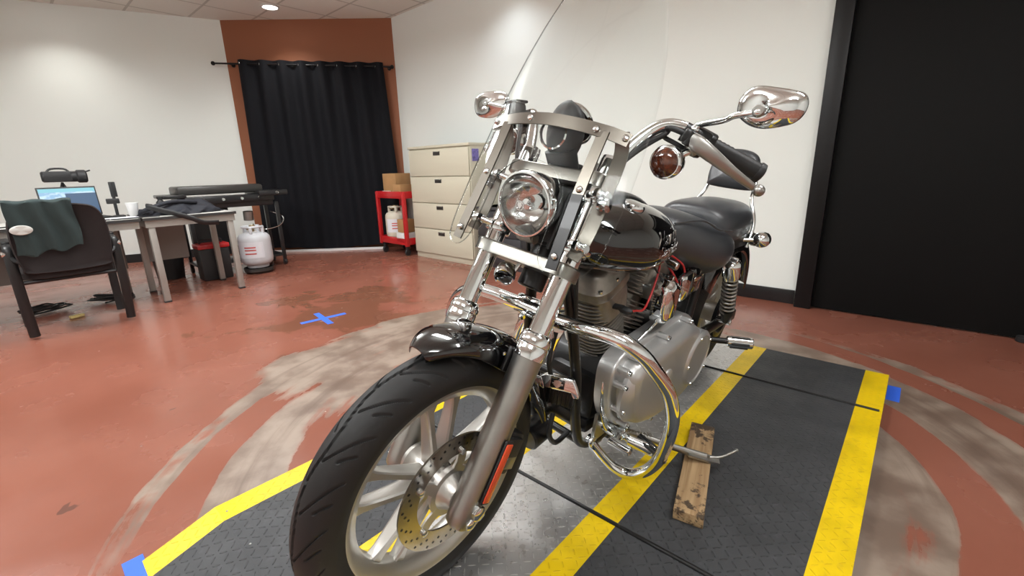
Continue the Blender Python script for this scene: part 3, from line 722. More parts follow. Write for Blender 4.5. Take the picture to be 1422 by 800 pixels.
# blue tape marks
def tape(name, pts, label):
    b = MB(); b.strap(pts, (0, 0, 1), .05, .0008); return b.build(name, 'tape', smooth=False, tag=(label, 'tape'))
tape('tape_mark', [(.515, -.76, FLOOR+.0006), (.515, -.55, FLOOR+.0006)], 'blue tape strip at the front ramp corner of the platform')
tape('tape_mark', [(-2.18, .862, FLOOR+.0006), (-2.00, .862, FLOOR+.0006)], 'short blue tape strip by the rear platform corner nearest the door')
x_ = MB(); cx, cy = -.93, -2.50
x_.strap([(cx-.17, cy+.02, FLOOR+.0006), (cx+.17, cy-.02, FLOOR+.0006)], (0, 0, 1), .045, .0008)
x_.strap([(cx-.02, cy-.17, FLOOR+.0013), (cx+.03, cy+.17, FLOOR+.0013)], (0, 0, 1), .045, .0008)
x_.build('tape_cross', 'tape', smooth=False, tag=('blue tape cross stuck on the brown stain of the red floor', 'tape'))
# wood block
wb = MB(); wb.box((0, 0, .019), (.52, .085, .037), b=.003)
wv = []
for x, y, z in wb.v:
    z2 = z+.0015*math.sin(x*25); wv.append((x+.006*math.sin(y*60)*(1 if x > .25 or x < -.25 else 0), y, max(z2, .0004)))
wb.v = wv
wo = wb.build('wood_block', 'wood', tag=('stained pine board on the black mat under the kickstand foot', 'wood block'))
wo.location = (-.846, .384, 0.0005); wo.rotation_euler = (0, 0, math.atan2(-.137, -.511)+PI)

# ================================================================ MOTORCYCLE (own frame: x forward, y to its left, z up, origin under the front axle)
bike = empty('motorcycle', (0, 0, 0), 0, 'black and chrome cruiser motorcycle with clear windshield leaning on its kickstand on the platform', 'motorcycle')
bike.matrix_world = Matrix.Rotation(-.01695, 4, 'Z') @ Matrix.Rotation(-.150673, 4, 'X')
RK = math.radians(28); AX = Vector((0, 0, .331)); TV = Vector((-math.sin(RK), 0, math.cos(RK))); DV = Vector((math.cos(RK), 0, math.sin(RK)))
YV = Vector((0, 1, 0))
def F(t, y, d): return AX+t*TV+d*DV+Vector((0, y, 0))
FR = Matrix((DV, YV, TV)).transposed()      # box axes: x = forward normal, y = left, z = along the fork
def V3(*p): return Vector(p)

# ---- wheels
def tire(name, c, R, wd, hgt, parent, tread=True, ns=1800, nw=104):
    vs = []; fs = []; hw = wd/2
    prof = []
    for j in range(nw+1):
        a = -PI*.5*1.32+PI*1.32*j/nw
        y = hw*math.sin(a)/1.0 if abs(a) < PI/2 else math.copysign(hw*(1-.18*((abs(a)-PI/2)/(PI*.16))**1.5), a)
        rr_ = R-hgt*(1-math.cos(a)) if abs(a) < PI/2 else R-hgt-(abs(a)-PI/2)*hgt*.75
        prof.append((y, rr_, a))
    for i in range(ns):
        th = 2*PI*i/ns
        for (y, rr_, a) in prof:
            dd = 0.
            if tread and abs(a) < 1.22:
                s_ = th*R; v = y/hw; av = abs(v)
                per = 2*PI*R/20; sh = 0 if v > 0 else per/2
                g = 0.
                def line(q, w):
                    q = abs((q+per/2) % per-per/2); return max(0., 1-(q/w)**2) if q < w else 0.
                ends = lambda lo, hi: min(1, max(0, (av-lo)/.06))*min(1, max(0, (hi-av)/.06))
                g = max(g, line(s_+sh-.105*av**1.35, .0046)*ends(.12, .94))
                g = max(g, line(s_+sh+.030-.085*av, .0042)*ends(.56, .90))
                q = abs(v-.09*math.sin(2*PI*s_/(2*per)))*hw
                g = max(g, (1-(q/.0036)**2) if q < .0036 else 0)
                dd = .0048*min(1, g*1.6)
            rad = rr_-dd
            vs.append((c[0]+rad*math.cos(th), c[1]+y, c[2]+rad*math.sin(th)))
    m = len(prof)
    for i in range(ns):
        i2 = (i+1) % ns
        for j in range(m-1): fs.append((i*m+j, i2*m+j, i2*m+j+1, i*m+j+1))
    return MB().add(vs, fs).build(name, 'rubber', parent, ang=50)
tire('tire', AX, .331, .104, .062, bike)
def rim(c, r, hw, parent, m='alloy'):
    prof = [(r+.006, hw), (r+.006, hw-.004), (r-.004, hw-.007), (r-.013, hw-.012), (r-.021, hw-.020), (r-.024, hw-.030), (r-.024, -(hw-.030)), (r-.021, -(hw-.02)), (r-.013, -(hw-.012)), (r-.004, -(hw-.007)), (r+.006, -(hw-.004)), (r+.006, -hw), (r-.006, -hw), (r-.018, -(hw-.012)), (r-.034, -(hw-.022)), (r-.037, 0), (r-.034, hw-.022), (r-.018, hw-.012), (r-.006, hw)]
    return MB().lathe(prof, c, (0, 1, 0), 128, closed=True).build('wheel_rim', m, parent, ang=60)
whl = rim(AX, .247, .043, bike)
for k in range(5):
    for s in (-1, 1):
        a0 = math.radians(22+72*k); ah = a0+s*math.radians(19); ar = a0+s*math.radians(10.5)
        pts = []; rs_ = []
        h = V3(math.cos(ah)*.040, 0, math.sin(ah)*.040); e = V3(math.cos(ar)*.214, 0, math.sin(ar)*.214)
        rad = (e-h).normalized(); side = rad.cross(YV); rings = []
        for q in range(9):
            t = q/8; p = h.lerp(e, t); wv = .0105-.0025*math.sin(PI*t)+(.006*(t-.85)/.15 if t > .85 else 0)
            hv = .026-.012*t; yo = .0
            rings.append([AX+p+side*(wv*cx)+YV*(hv*cy+yo) for cx, cy in ((-1, -.75), (-.7, -1), (.7, -1), (1, -.75), (.62, 0), (1, .75), (.7, 1), (-.7, 1), (-1, .75), (-.62, 0))])
        MB().loft(rings).build('spoke', 'alloy', whl, ang=35)
hub = MB(); hub.lathe([(.020, -.075), (.044, -.072), (.048, -.06), (.040, -.045), (.036, -.02), (.036, .02), (.042, .045), (.055, .050), (.055, .062), (.050, .066), (.036, .088), (.033, .098), (.020, .099)], AX, (0, 1, 0), 48).build('hub', 'alloy', whl)
# brake disc, drilled, left side
def disc(c, y, ri, ro, parent, n=120):
    b = MB(); b.lathe([(ro, -.0025), (ro, .0025), (ri, .0025), (ri, -.0025)], c+YV*y, (0, 1, 0), n, closed=True)
    o = b.build('brake_disc', 'disc', parent, ang=30); hm = MB()
    for k in range(60):
        a = 2*PI*k/60; r_ = ri+.010+(.012 if k % 3 == 0 else .021 if k % 3 == 1 else .030)
        p = c+V3(math.cos(a)*r_, y+.0026, math.sin(a)*r_)
        hm.lathe([(.0032, -.0002), (.0032, .0002)], p, (0, 1, 0), 10)
    hm.build('drill_hole_rings', 'black', o, smooth=False)
    return o
dk = disc(AX, .068, .098, .146, bike)
b = MB()
for k in range(5):
    a = 2*PI*k/5+.5; b.strap([AX+V3(math.cos(a)*.05, .066, math.sin(a)*.05), AX+V3(math.cos(a+.12)*.078, .067, math.sin(a+.12)*.078), AX+V3(math.cos(a+.08)*.106, .067, math.sin(a+.08)*.106)], (0, 1, 0), .026, .006)
b.lathe([(.062, -.003), (.062, .003), (.04, .003), (.04, -.003)], AX+YV*.066, (0, 1, 0), 40, closed=True)
b.build('disc_carrier', 'alloy', dk)
for k in range(5):
    a = 2*PI*k/5+.55; MB().lathe([(.008, 0), (.008, .006), (.004, .008)], AX+V3(math.cos(a)*.104, .070, math.sin(a)*.104), (0, 1, 0), 14).build('disc_bolt', 'chrome', dk)
# caliper behind the left fork leg
cal = MB(); R2 = FR
cal.box(F(.10, .072, -.135), (.055, .052, .115), Matrix.Rotation(-.1, 3, 'Y')@FR, .012); cal.box(F(.125, .105, -.10), (.075, .022, .05), FR, .006)
co = cal.build('brake_caliper', 'matte', bike)
MB().box(F(.10, .101, -.138), (.035, .006, .075), FR, .002).build('caliper_plate', 'satin', co)
# axle
b = MB(); b.cyl(AX+V3(0, -.155, 0), AX+V3(0, .155, 0), .0105, 20); b.lathe([(.016, 0), (.018, .003), (.018, .012), (.012, .016)], AX+V3(0, .150, 0), (0, 1, 0), 6); b.lathe([(.020, 0), (.018, -.014), (.01, -.018)], AX+V3(0, -.150, 0), (0, 1, 0), 24); b.build('front_axle', 'chrome', bike)

# ---- fork
for s in (-1, 1):
    y = s*.1185
    sl = MB(); sl.lathe([(.012, -.052), (.026, -.050), (.031, -.040), (.033, -.02), (.034, .03), (.0345, .10), (.0335, .18), (.0335, .30), (.034, .34), (.036, .355), (.036, .362)], F(0, y, 0), TV, 40)
    sl.box(F(-.030, y, 0), (.05, .055, .05), FR, .014)
    so_ = sl.build('fork_slider', 'satin', bike)
    MB().lathe([(.0335, .350), (.0375, .353), (.0380, .358), (.0380, .380), (.0366, .382), (.0366, .384), (.0385, .386), (.0385, .393), (.0355, .403), (.030, .410), (.0245, .413)], F(0, y, 0), TV, 40).build('fork_cap', 'chrome', so_)
    MB().lathe([(.012, 0), (.014, .004), (.014, .009), (.008, .013)], F(-.030, y+s*.026, 0), (0, s, 0), 6).build('pinch_bolt', 'chrome', so_)
    MB().lathe([(.0245, .40), (.0245, .83), (.020, .833)], F(0, y, 0), TV, 32).build('fork_tube', 'chrome', bike)
    # reflector on the outside of each leg
    rf = MB(); rf.box(F(.095, y+s*.0385, -.005), (.028, .006, .150), FR, .004); ro_ = rf.build('reflector_holder', 'matte', so_)
    MB().box(F(.095, y+s*.0425, -.005), (.022, .004, .138), FR, .002).build('reflector', 'reflector', so_)
def clamp(name, t, d0, m):
    b = MB(); out = []
    for yy, dd in ((-.150, 0), (-.140, .030), (-.118, .040), (-.08, .034), (.08, .034), (.118, .040), (.140, .030), (.150, 0), (.140, -.030), (.118, -.038), (.06, -.085), (0, -.10), (-.06, -.085), (-.118, -.038), (-.140, -.030)):
        out.append(F(t, yy, dd+d0))
    b.prism(out, TV*.032, .006, 3); return b.build(name, m, bike, ang=50)
clamp('lower_triple_clamp', .544, 0, 'clamp'); clamp('upper_triple_clamp', .759, 0, 'clamp')
for s in (-1, 1):
    MB().lathe([(.0245, 0), (.023, .012), (.012, .016), (.001, .017)], F(.826, s*.1185, 0), TV, 28).build('fork_top_cap', 'chrome', bike)
MB().cyl(F(.50, 0, -.0635), F(.83, 0, -.0635), .034, 28, .004).build('steering_head', 'black', bike)
# black shroud filling the space between the clamps
b = MB(); b.box(F(.685, 0, -.02), (.05, .165, .15), FR, .012); b.tube([F(.60, .07, .0), F(.66, .085, -.02), F(.74, .08, -.03), F(.80, .06, -.05)], .009, 8, smooth=4); b.tube([F(.60, .05, .0), F(.66, .06, .012), F(.74, .05, .0), F(.81, .04, -.03)], .006, 8, smooth=4)
b.build('wiring_shroud', 'matte', bike)

# ---- headlight
HC = F(.665, .005, .088); HX = V3(.985, .07, -.04).normalized()
hl = MB().lathe([(.0835, -.004), (.086, -.012), (.083, -.03), (.074, -.065), (.055, -.098), (.03, -.115), (.001, -.118)], HC, HX, 64, cap=False).build('headlight', 'chrome', bike)
MB().lathe([(.0765, .002), (.079, .0055), (.083, .005), (.0862, -.001), (.0865, -.014), (.080, -.016), (.077, -.006)], HC, HX, 64, closed=True).build('bezel', 'chrome', hl)
b = MB(); b.lathe([(.077, -.001), (.074, -.012), (.069, -.024), (.062, -.035), (.053, -.045), (.042, -.053), (.030, -.058), (.018, -.060), (.001, -.060)], HC, HX, 144, cap=False)
for i, (x, y, z) in enumerate(b.v):
    # facets pressed into the bowl
    p = V3(x, y, z)-HC; r_ = math.hypot(p.y, p.z)
    if .025 < r_ < .072:
        a = math.atan2(p.z, p.y); k = .0008*math.sin(a*9)*math.sin(r_*260); b.v[i] = tuple(V3(x, y, z)+HX*k)
b.build('reflector_bowl', 'bowl', hl)
b = MB(); b.lathe([(.019, -.055), (.020, -.018), (.014, -.010), (.001, -.008)], HC, HX, 24); b.build('bulb_shield', 'chrome', hl)
MB().lathe([(.0775, .001), (.070, .006), (.055, .011), (.035, .0145), (.015, .0165), (.0001, .017)], HC, HX, 64, cap=False).build('lens', 'lens', hl)
q = HC+HX*.0175+V3(0, .0, 0)
b = MB(); b.lathe([(.0125, -.0008), (.0125, .0012), (.0105, .0012), (.0105, -.0008)], q, HX, 28, closed=True); b.box(q, (.0016, .017, .005), b=.0004); b.prism([q+V3(0, -.006, .008), q+V3(0, .006, .008), q+V3(0, .006, -.002), q+V3(0, 0, -.009), q+V3(0, -.006, -.002)], HX*.0012); b.build('badge', 'silver_badge', hl)
for o_ in [hl]+list(hl.children):
    for v in o_.data.vertices: v.co = HC+(v.co-HC)*.885
b = MB(); b.strap([F(.60, 0, .030), F(.615, 0, .05), HC-HX*.03-V3(0, 0, .072)], (1, 0, .3), .045, .008, smooth=3); b.cyl(HC-HX*.03+V3(0, -.022, -.082), HC-HX*.03+V3(0, .022, -.082), .012); b.build('headlight_bracket', 'satin', bike)

# ---- front fender
b = MB(); vs = []; fs = []; NA, NC = 60, 22
th0, th1 = math.radians(81.5), math.radians(176)
for side in (0, 1):
    for i in range(NA+1):
        a = th0+(th1-th0)*i/NA; tt = i/NA
        wdt = .071*(1-.60*max(0, 1-tt/.22)**2.6)
        td = min(1, tt/.42); drop = .058*(td*td*(3-2*td))*(1 if tt < .85 else 1-.5*(tt-.85)/.15)
        for j in range(NC+1):
            q = -1+2*j/NC
            ang_ = q*PI/2; yy = wdt*math.copysign(abs(math.sin(ang_))**.85, q); rr_ = .378-(1-abs(math.cos(ang_))**.8)*(.022+drop)
            rr_ -= side*.0025; yy -= math.copysign(side*.0018, q)*(abs(q) > .3)
            rr_ -= .016*max(0, 1-tt/.16)**2.5
            vs.append((AX.x+rr_*math.cos(a), yy, AX.z+rr_*math.sin(a)))
K = (NA+1)*(NC+1)
for i in range(NA):
    for j in range(NC):
        a = i*(NC+1)+j; fs += [(a, a+1, a+NC+2, a+NC+1), (K+a, K+a+NC+1, K+a+NC+2, K+a+1)]
for i in range(NA):
    for j in (0, NC): a = i*(NC+1)+j; fs.append((a, a+NC+1, K+a+NC+1, K+a))
for j in range(NC):
    for i in (0, NA): a = i*(NC+1)+j; fs.append((a, a+1, K+a+1, K+a))
fe = b.add(vs, fs).build('front_fender', 'paint', bike, ang=50)
for s in (-1, 1):
    b = MB(); b.box(F(.33, s*.080, 0), (.05, .012, .06), FR, .004); b.build('fender_bracket', 'black', fe)
    for dd in (-.016, .016): MB().lathe([(.006, 0), (.006, .004), (.003, .006)], F(.335, s*.072, dd)+V3(0, -s*.004, 0), (0, -s, .4), 12).build('fender_bolt', 'chrome', fe)

# ---- windshield
def ws_d(t, y): return .112-1.05*y*y-.05*max(0, t-1.0)**2
def ws_out(t):
    P = [(.530, .165), (.535, .200), (.548, .222), (.58, .238), (.63, .247), (.72, .250), (.80, .246), (.88, .240), (.96, .228), (1.04, .208), (1.12, .180), (1.20, .142), (1.26, .100), (1.295, .055), (1.305, .0)]
    for (a, ya), (b_, yb) in zip(P, P[1:]):
        if a <= t <= b_: return ya+(yb-ya)*(t-a)/(b_-a)
    return 0
def ws_in(t):
    if t >= .765: return 0
    if t > .685: return .108*math.sqrt(max(0, 1-((t-.685)/.080)**2))
    if t > .58: return .108+.004*(.685-t)/.1
    q = (t-.53)/.05; return .165-(.053)*math.sqrt(max(0, 1-(1-q)**2))
ts = [.530, .5325, .536, .542, .55, .56, .57, .58]+[.60+.02*i for i in range(8)]+[.745, .752, .758, .762, .765]+[.78+.02*i for i in range(25)]+[1.275, 1.285, 1.295, 1.302, 1.305]
b = MB(); NCW = 14; vs = []; fs = []
for s in (-1, 1):
    k0 = len(vs)
    for t in ts:
        a, c_ = ws_in(t), ws_out(t)
        for j in range(NCW+1):
            y = s*(a+(c_-a)*j/NCW); y *= .915; vs.append(F(t, y, ws_d(t, y)))
    for i in range(len(ts)-1):
        for j in range(NCW):
            a = k0+i*(NCW+1)+j; fs.append((a, a+1, a+NCW+2, a+NCW+1) if s > 0 else (a, a+NCW+1, a+NCW+2, a+1))
b.add(vs, fs); wso = b.build('windshield', 'screen', bike, ang=60)
bm = bmesh.new(); bm.from_mesh(wso.data); bmesh.ops.remove_doubles(bm, verts=bm.verts, dist=.00012); bmesh.ops.recalc_face_normals(bm, faces=bm.faces); bm.to_mesh(wso.data); bm.free()
wso.data.materials.append(M['screenedge'])
sd = wso.modifiers.new('thickness', 'SOLIDIFY'); sd.thickness = .0035; sd.offset = 0; sd.material_offset_rim = 1
# brace bar across the screen
pts = [F(.859-.05*max(0, y)-.08*max(0, abs(y)-.15), y, ws_d(.86, y)+.0055) for y in [-.205+.0395*i for i in range(11)]]
bpart = MB().strap(pts, DV, .028, .004).build('windshield_brace', 'brushed', bike)
def screw(p, n, r=.0075, parent=None, m='chrome'): return MB().lathe([(r, 0), (r, .003), (r*.7, .006), (r*.001, .007)], p, n, 18).build('screw', m, parent)
for y in (-.192, -.055, .120, .182): screw(F(.858-.05*max(0, y), y, ws_d(.86, y)+.0072), DV-YV*(-2*y), .0075, bpart)
for s in (-1, 1):
    yt = .150
    # outer strap in front of the screen
    pts = [F(.852, s*.136, ws_d(.85, .136)+.0055), F(.78, s*.136, ws_d(.78, .136)+.0055), F(.70, s*.138, ws_d(.7, .138)+.0055), F(.62, s*.142, ws_d(.62, .142)+.0055), F(.545, s*.146, ws_d(.55, .146)+.0055)]
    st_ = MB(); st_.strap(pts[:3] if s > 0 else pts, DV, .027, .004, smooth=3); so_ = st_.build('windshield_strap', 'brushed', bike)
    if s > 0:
        st_ = MB(); st_.strap([p+DV*.0008 for p in (pts[1]*.12+pts[2]*.88, pts[2]*.6+pts[3]*.4, pts[3], pts[4])], DV, .0275, .0042, smooth=3); st_.build('strap_lower_half', 'black', so_)  # black colour stands in for a dark reflection in the nickel strap
    for t in (.72, .572): screw(F(t, s*(.137 if t > .6 else .145), ws_d(t, .14)+.0075), DV, .0075, so_)
    # inner stay that reaches back to the fork
    pts = [F(.865, s*.165, ws_d(.86, .165)-.006), F(.82, s*.165, .045), F(.72, s*.160, .035), F(.64, s*.158, .035), F(.585, s*.155, .05)]
    MB().strap(pts, YV*.35+DV, .030, .005, smooth=5).build('windshield_stay', 'brushed', bike)
    # two quick-release clamps on each fork tube
    for t in (.615, .735):
        q = MB(); q.lathe([(.031, -.013), (.033, -.010), (.033, .010), (.031, .013), (.0246, .013), (.0246, -.013)], F(t, s*.1185, 0), TV, 28, closed=True)
        q.cyl(F(t, s*.1185, .03), F(t, s*.150, .055), .008, 14); q.box(F(t, s*.150, .050), (.030, .026, .022), FR, .005)
        q.cyl(F(t, s*.152, .040), F(t, s*.176, .046), .011, 16, .002); q.box(F(t-.004, s*.168, .030), (.034, .010, .016), FR, .003)
        q.build('quick_release_clamp', 'chrome', bike)
    q = MB(); q.lathe([(.006, -.012), (.015, -.010), (.015, -.004), (.008, -.003), (.008, .003), (.015, .004), (.015, .010), (.006, .012)], F(.715, s*.176, .050), YV, 20); q.build('grommet', 'chrome', bike)

# ---- handlebar
HB = [V3(-.395, 0, 1.004), V3(-.395, .06, 1.004), V3(-.388, .095, 1.014), V3(-.385, .12, 1.047), V3(-.428, .152, 1.113), V3(-.468, .19, 1.152), V3(-.497, .24, 1.147), V3(-.517, .285, 1.118), V3(-.56, .375, 1.077)]
mir = lambda p: V3(p.x, -p.y, p.z)
full = [mir(p) for p in reversed(HB[1:])]+HB
hb = MB(); hb.tube(full, .0140, 18, smooth=8); hbo = hb.build('handlebar', 'chrome', bike)
for s in (-1, 1):
    b = MB(); b.tube([F(.80, s*.045, -.035), F(.84, s*.045, -.045), V3(-.395, s*.045, 1.004)], [.018, .017, .019], 20, smooth=3); b.cyl(V3(-.395, s*.045-.02, 1.004), V3(-.395, s*.045+.02, 1.004), .024, 24, .004); b.build('riser', 'satin', bike)
    g0, g1 = HB[-2], HB[-1]; g0 = V3(g0.x, s*g0.y, g0.z); g1 = V3(g1.x, s*g1.y, g1.z); gd = (g1-g0).normalized()
    gp = [g0-gd*.005+gd*.11*k/22 for k in range(23)]
    b = MB(); b.tube(gp+[g1+gd*.008], [.0185+(.0012 if k % 2 else 0) for k in range(23)]+[.0195], 24); b.lathe([(.0205, 0), (.022, .004), (.021, .012), (.012, .016), (.001, .017)], g1+gd*.002, gd, 24)
    b.build('grip', 'matte', bike)
    # switch housing
    c0 = g0-gd*.028
    side = gd.cross(V3(0, 0, 1)).normalized()*(-s if s > 0 else 1)
    UPV = V3(0, 0, 1)-V3(0, 0, 1).dot(gd)*gd; UPV.normalize()
    RS = Matrix((gd, UPV.cross(gd), UPV)).transposed()
    b = MB(); b.box(c0-UPV*.006, (.042, .052, .062), RS, .012); b.lathe([(.024, -.02), (.026, -.016), (.026, .016), (.024, .02)], c0+gd*.01, gd, 28); sw = b.build('switch_housing', 'black', bike)
    fwdv = V3(1, 0, 0)-V3(1, 0, 0).dot(gd)*gd; fwdv.normalize()
    for k in range(2): MB().box(c0-UPV*(.020*k-.008)-fwdv*.028, (.016, .010, .010), RS, .003).build('switch_button', 'matte', sw)
    # lever perch and lever
    pc = c0-gd*.022+fwdv*.020
    b = MB(); b.lathe([(.021, -.011), (.021, .011)], c0-gd*.030, gd, 24); b.box(pc+fwdv*.006, (.034, .050, .032), RS, .008); b.cyl(pc+fwdv*.022-UPV*.016, pc+fwdv*.022+UPV*.016, .011, 18, .002)
    b.build('lever_perch', 'black' if s > 0 else 'black', bike)
    lp0 = pc+fwdv*.018; lt = g1+gd*.018+fwdv*.060-UPV*.020
    l = MB(); pts = [lp0-gd*.012, lp0+gd*.02+fwdv*.016, lp0+gd*.055+fwdv*.024-UPV*.004, lp0.lerp(lt, .62)+fwdv*.012, lt-gd*.01]
    l.tube(pts, [.0115, .0140, .0122, .0084, .0058], 16, smooth=6, sq=(1.3, .55)); l.ball(lt, .0125, 18); l.build('hand_lever', 'satin', bike)
    # mirror stem
    if s > 0: mp = [pc+UPV*.012, pc+UPV*.026, V3(-.455, .318, 1.170), V3(-.440, .345, 1.180), V3(-.430, .388, 1.188)]
    else: mp = [pc+UPV*.012, pc+UPV*.034, V3(-.485, -.325, 1.165), V3(-.485, -.37, 1.170), V3(-.487, -.395, 1.173)]
    b = MB(); b.tube(mp, .0062, 12, smooth=6); b.ball(mp[0]+UPV*.004, .010, 14); b.ball(mp[-1], .010, 14); b.build('mirror_stem', 'chrome', bike)
    # brake or clutch cable
    if s > 0: cp_ = [pc-gd*.012, pc-gd*.05-V3(0, 0, .005), V3(-.462, .20, 1.135), V3(-.42, .160, 1.098), V3(-.375, .135, 1.035), V3(-.36, .12, .985), V3(-.34, .10, .90), V3(-.36, .09, .78), V3(-.42, .085, .55), V3(-.46, .085, .38)]
    else: cp_ = [pc-gd*.012, pc-gd*.05+V3(.02, 0, -.01), V3(-.42, -.19, 1.12), V3(-.37, -.15, 1.05), V3(-.33, -.10, .96), V3(-.345, -.08, .92), V3(-.36, -.07, .80), V3(-.40, -.08, .60)]
    b = MB(); b.tube(cp_, .0058, 10, smooth=8); b.build('control_cable', 'matte', bike)
    b = MB(); b.tube([c0-UPV*.03, c0-gd*.06-UPV*.03, V3(-.455, s*.19, 1.125), V3(-.40, s*.146, 1.07), V3(-.375, s*.11, 1.0), V3(-.37, s*.07, .93)], .0052, 10, smooth=6); b.build('switch_wire', 'matte', bike)
# brake master cylinder on the right bar
b = MB(); b.box(V3(-.475, -.262, 1.152), (.050, .044, .056), Matrix.Rotation(.2, 3, 'X'), .010); mc = b.build('brake_reservoir', 'matte', bike)
b = MB(); b.box(V3(-.475, -.264, 1.181), (.052, .046, .008), Matrix.Rotation(.2, 3, 'X'), .003); b.build('reservoir_lid', 'black', mc)
b = MB(); b.cyl(V3(-.45, -.225, 1.15), V3(-.45, -.225, 1.11), .008, 12); b.build('banjo_fitting', 'chrome', mc)

# ---- mirrors
def mirror(out, x0, name_parent, bulge, mount):
    c = sum((V3(0, y, z) for y, z in out), Vector())/len(out)
    P, _ = spline([V3(0, y, z) for y, z in out], [1]*len(out), 4, True); rings = []
    for sc_, dx in ((.92, -.003), (.96, -.005), (.99, -.003), (1, .001), (.99, .006), (.955, .011), (.88, .0155), (.74, .0195), (.52, .0225), (.28, .024), (.04, .0245)):
        rings.append([V3(x0+dx*bulge+.10*(p.y-c.y), c.y+(p.y-c.y)*sc_, c.z+(p.z-c.z)*sc_) for p in P])
    o = MB().loft(rings).build('mirror', 'chrome', bike, ang=60)
    rings = [[V3(x0-.0048*bulge-dx+.10*(p.y-c.y), c.y+(p.y-c.y)*.88, c.z+(p.z-c.z)*.88) for p in P] for dx in (0, .0012)]
    MB().loft(rings).build('mirror_glass', 'silver_badge', o)
    return o
mL = mirror([(.333, 1.192), (.334, 1.213), (.347, 1.231), (.366, 1.238), (.395, 1.236), (.425, 1.232), (.447, 1.226), (.457, 1.213), (.457, 1.195), (.449, 1.180), (.434, 1.170), (.406, 1.162), (.38, 1.161), (.358, 1.167), (.340, 1.179)], -.475, bike, 1., None)
b = MB(); b.lathe([(.010, 0), (.012, .006), (.009, .012)], V3(-.434, .388, 1.190), (1, .1, .1), 20); b.build('mirror_knuckle', 'satin', mL)
mR = mirror([(-.483, 1.171), (-.474, 1.192), (-.445, 1.205), (-.41, 1.209), (-.37, 1.211), (-.343, 1.208), (-.323, 1.193), (-.324, 1.170), (-.335, 1.152), (-.36, 1.143), (-.395, 1.134), (-.429, 1.131), (-.458, 1.134), (-.476, 1.145)], -.515, bike, .8, None)
b = MB(); b.lathe([(.010, 0), (.012, .006), (.009, .012)], V3(-.490, -.395, 1.175), (1, .1, .1), 20); b.build('mirror_knuckle', 'satin', mR)

# ---- turn signals
def signal(c, ax, r, arm, lens='amber', bits=True):
    c = V3(*c); ax = V3(*ax).normalized()
    b = MB(); b.lathe([(r*.92, .010), (r, .006), (r, -.008), (r*.93, -.022), (r*.72, -.036), (r*.40, -.046), (.001, -.049)], c, ax, 40); o = b.build('turn_signal', 'chrome', bike)
    MB().lathe([(r*.90, .006), (r*.86, .013), (r*.60, .021), (r*.3, .025), (.0002, .026)], c, ax, 40).build('signal_lens', lens, o)
    k = MB(); k.tube(arm, .008, 12, smooth=3); k.build('signal_arm', 'chrome', o)
    return o
for s in (-1, 1):
    sc0 = (-.432, s*.228, 1.078)
    signal(sc0, (1, 0, -.05), .036, [V3(-.455, s*.240, 1.092), V3(-.475, s*.262, 1.108), V3(-.495, s*.270, 1.128)])
    q = MB(); q.cyl(V3(-.472, s*.256, 1.104), V3(-.488, s*.272, 1.118), .015, 16, .003); q.build('signal_clamp', 'satin', bike)
    signal((-1.575, s*.205, .745), (-1, 0, 0), .034, [V3(-1.555, s*.19, .742), V3(-1.53, s*.14, .735), V3(-1.50, s*.11, .735)], 'redlens' if s < 0 else 'redlens')

# ---- gauge on the riser
GA = V3(-.30, 0, 1).normalized(); GC = V3(-.372, -.005, 1.118)
b = MB(); rings = []
for i in range(15):
    th = PI*i/14; z = -math.cos(th)*.060; r_ = max(.001, math.sin(th)**.62*.050); rings.append([GC+V3(.62*r_*math.cos(a)+z*-.18, r_*math.sin(a)*1.0, z+.012*math.cos(a)) for a in [2*PI*k/36 for k in range(36)]])
b.loft(rings); b.tube([GC+V3(.012, .0, -.04), GC+V3(-.0, .005, -.075), V3(-.385, .0, 1.02)], [.044, .042, .038], 28, smooth=3, sq=(1, .62), up=(0, 1, 0))
go = b.build('speedometer', 'matte', bike)
MB().lathe([(.0335, .0), (.037, .003), (.037, .008), (.0335, .010), (.032, .006), (.032, .002)], GC+V3(.026, -.012, -.004), (1, .12, .12), 40, closed=True).build('speedometer_ring', 'chrome', go)
MB().lathe([(.048, 0), (.052, .004), (.050, .012), (.045, .012)], GC+V3(-.028, 0, .018), (-1, 0, .5), 40, closed=True).build('speedometer_bezel', 'chrome', go)
MB().lathe([(.046, .006), (.001, .008)], GC+V3(-.028, 0, .018), (-1, 0, .5), 40).build('dial_glass', 'black', go)

# ---- lofted bodies
def body_loft(name, secs, m, parent=bike, n=44, ex=2.4, ang=60, sub=3, dz=0.):
    """secs: (x, halfwidth, zbot, ztop, zwide 0..1, exponent)"""
    xs = [Vector((s[0], s[1], s[2])) for s in secs]; ys = [Vector((s[3], s[4], s[5] if len(s) > 5 else ex)) for s in secs]
    Pa, _ = spline(xs, [1]*len(xs), sub, False); Pb, _ = spline(ys, [1]*len(ys), sub, False); rings = []
    for p, q in zip(Pa, Pb):
        x, hw, zb = p; zt, zw, e = q; zb += dz; zt += dz; zm = zb+(zt-zb)*zw; ring = []
        for k in range(n):
            a = 2*PI*k/n; c_, s_ = math.cos(a), math.sin(a)
            yy = hw*math.copysign(abs(c_)**(2/e), c_); hh = (zt-zm) if s_ > 0 else (zm-zb)
            ring.append((x, yy, zm+hh*math.copysign(abs(s_)**(2/e), s_)))
        rings.append(ring)
    return MB().loft(rings).build(name, m, parent, ang=ang)
TDZ = -.022
tank = body_loft('fuel_tank', [(-.398, .050, .850, .925, .5), (-.412, .085, .825, .942, .5), (-.45, .125, .800, .957, .45), (-.52, .156, .780, .970, .42), (-.60, .178, .764, .974, .42), (-.68, .178, .762, .968, .42), (-.76, .164, .766, .950, .42), (-.84, .130, .778, .922, .42), (-.91, .092, .785, .890, .45), (-.955, .055, .795, .862, .5), (-.968, .025, .810, .845, .5)], 'paint', ex=2.35, dz=TDZ)
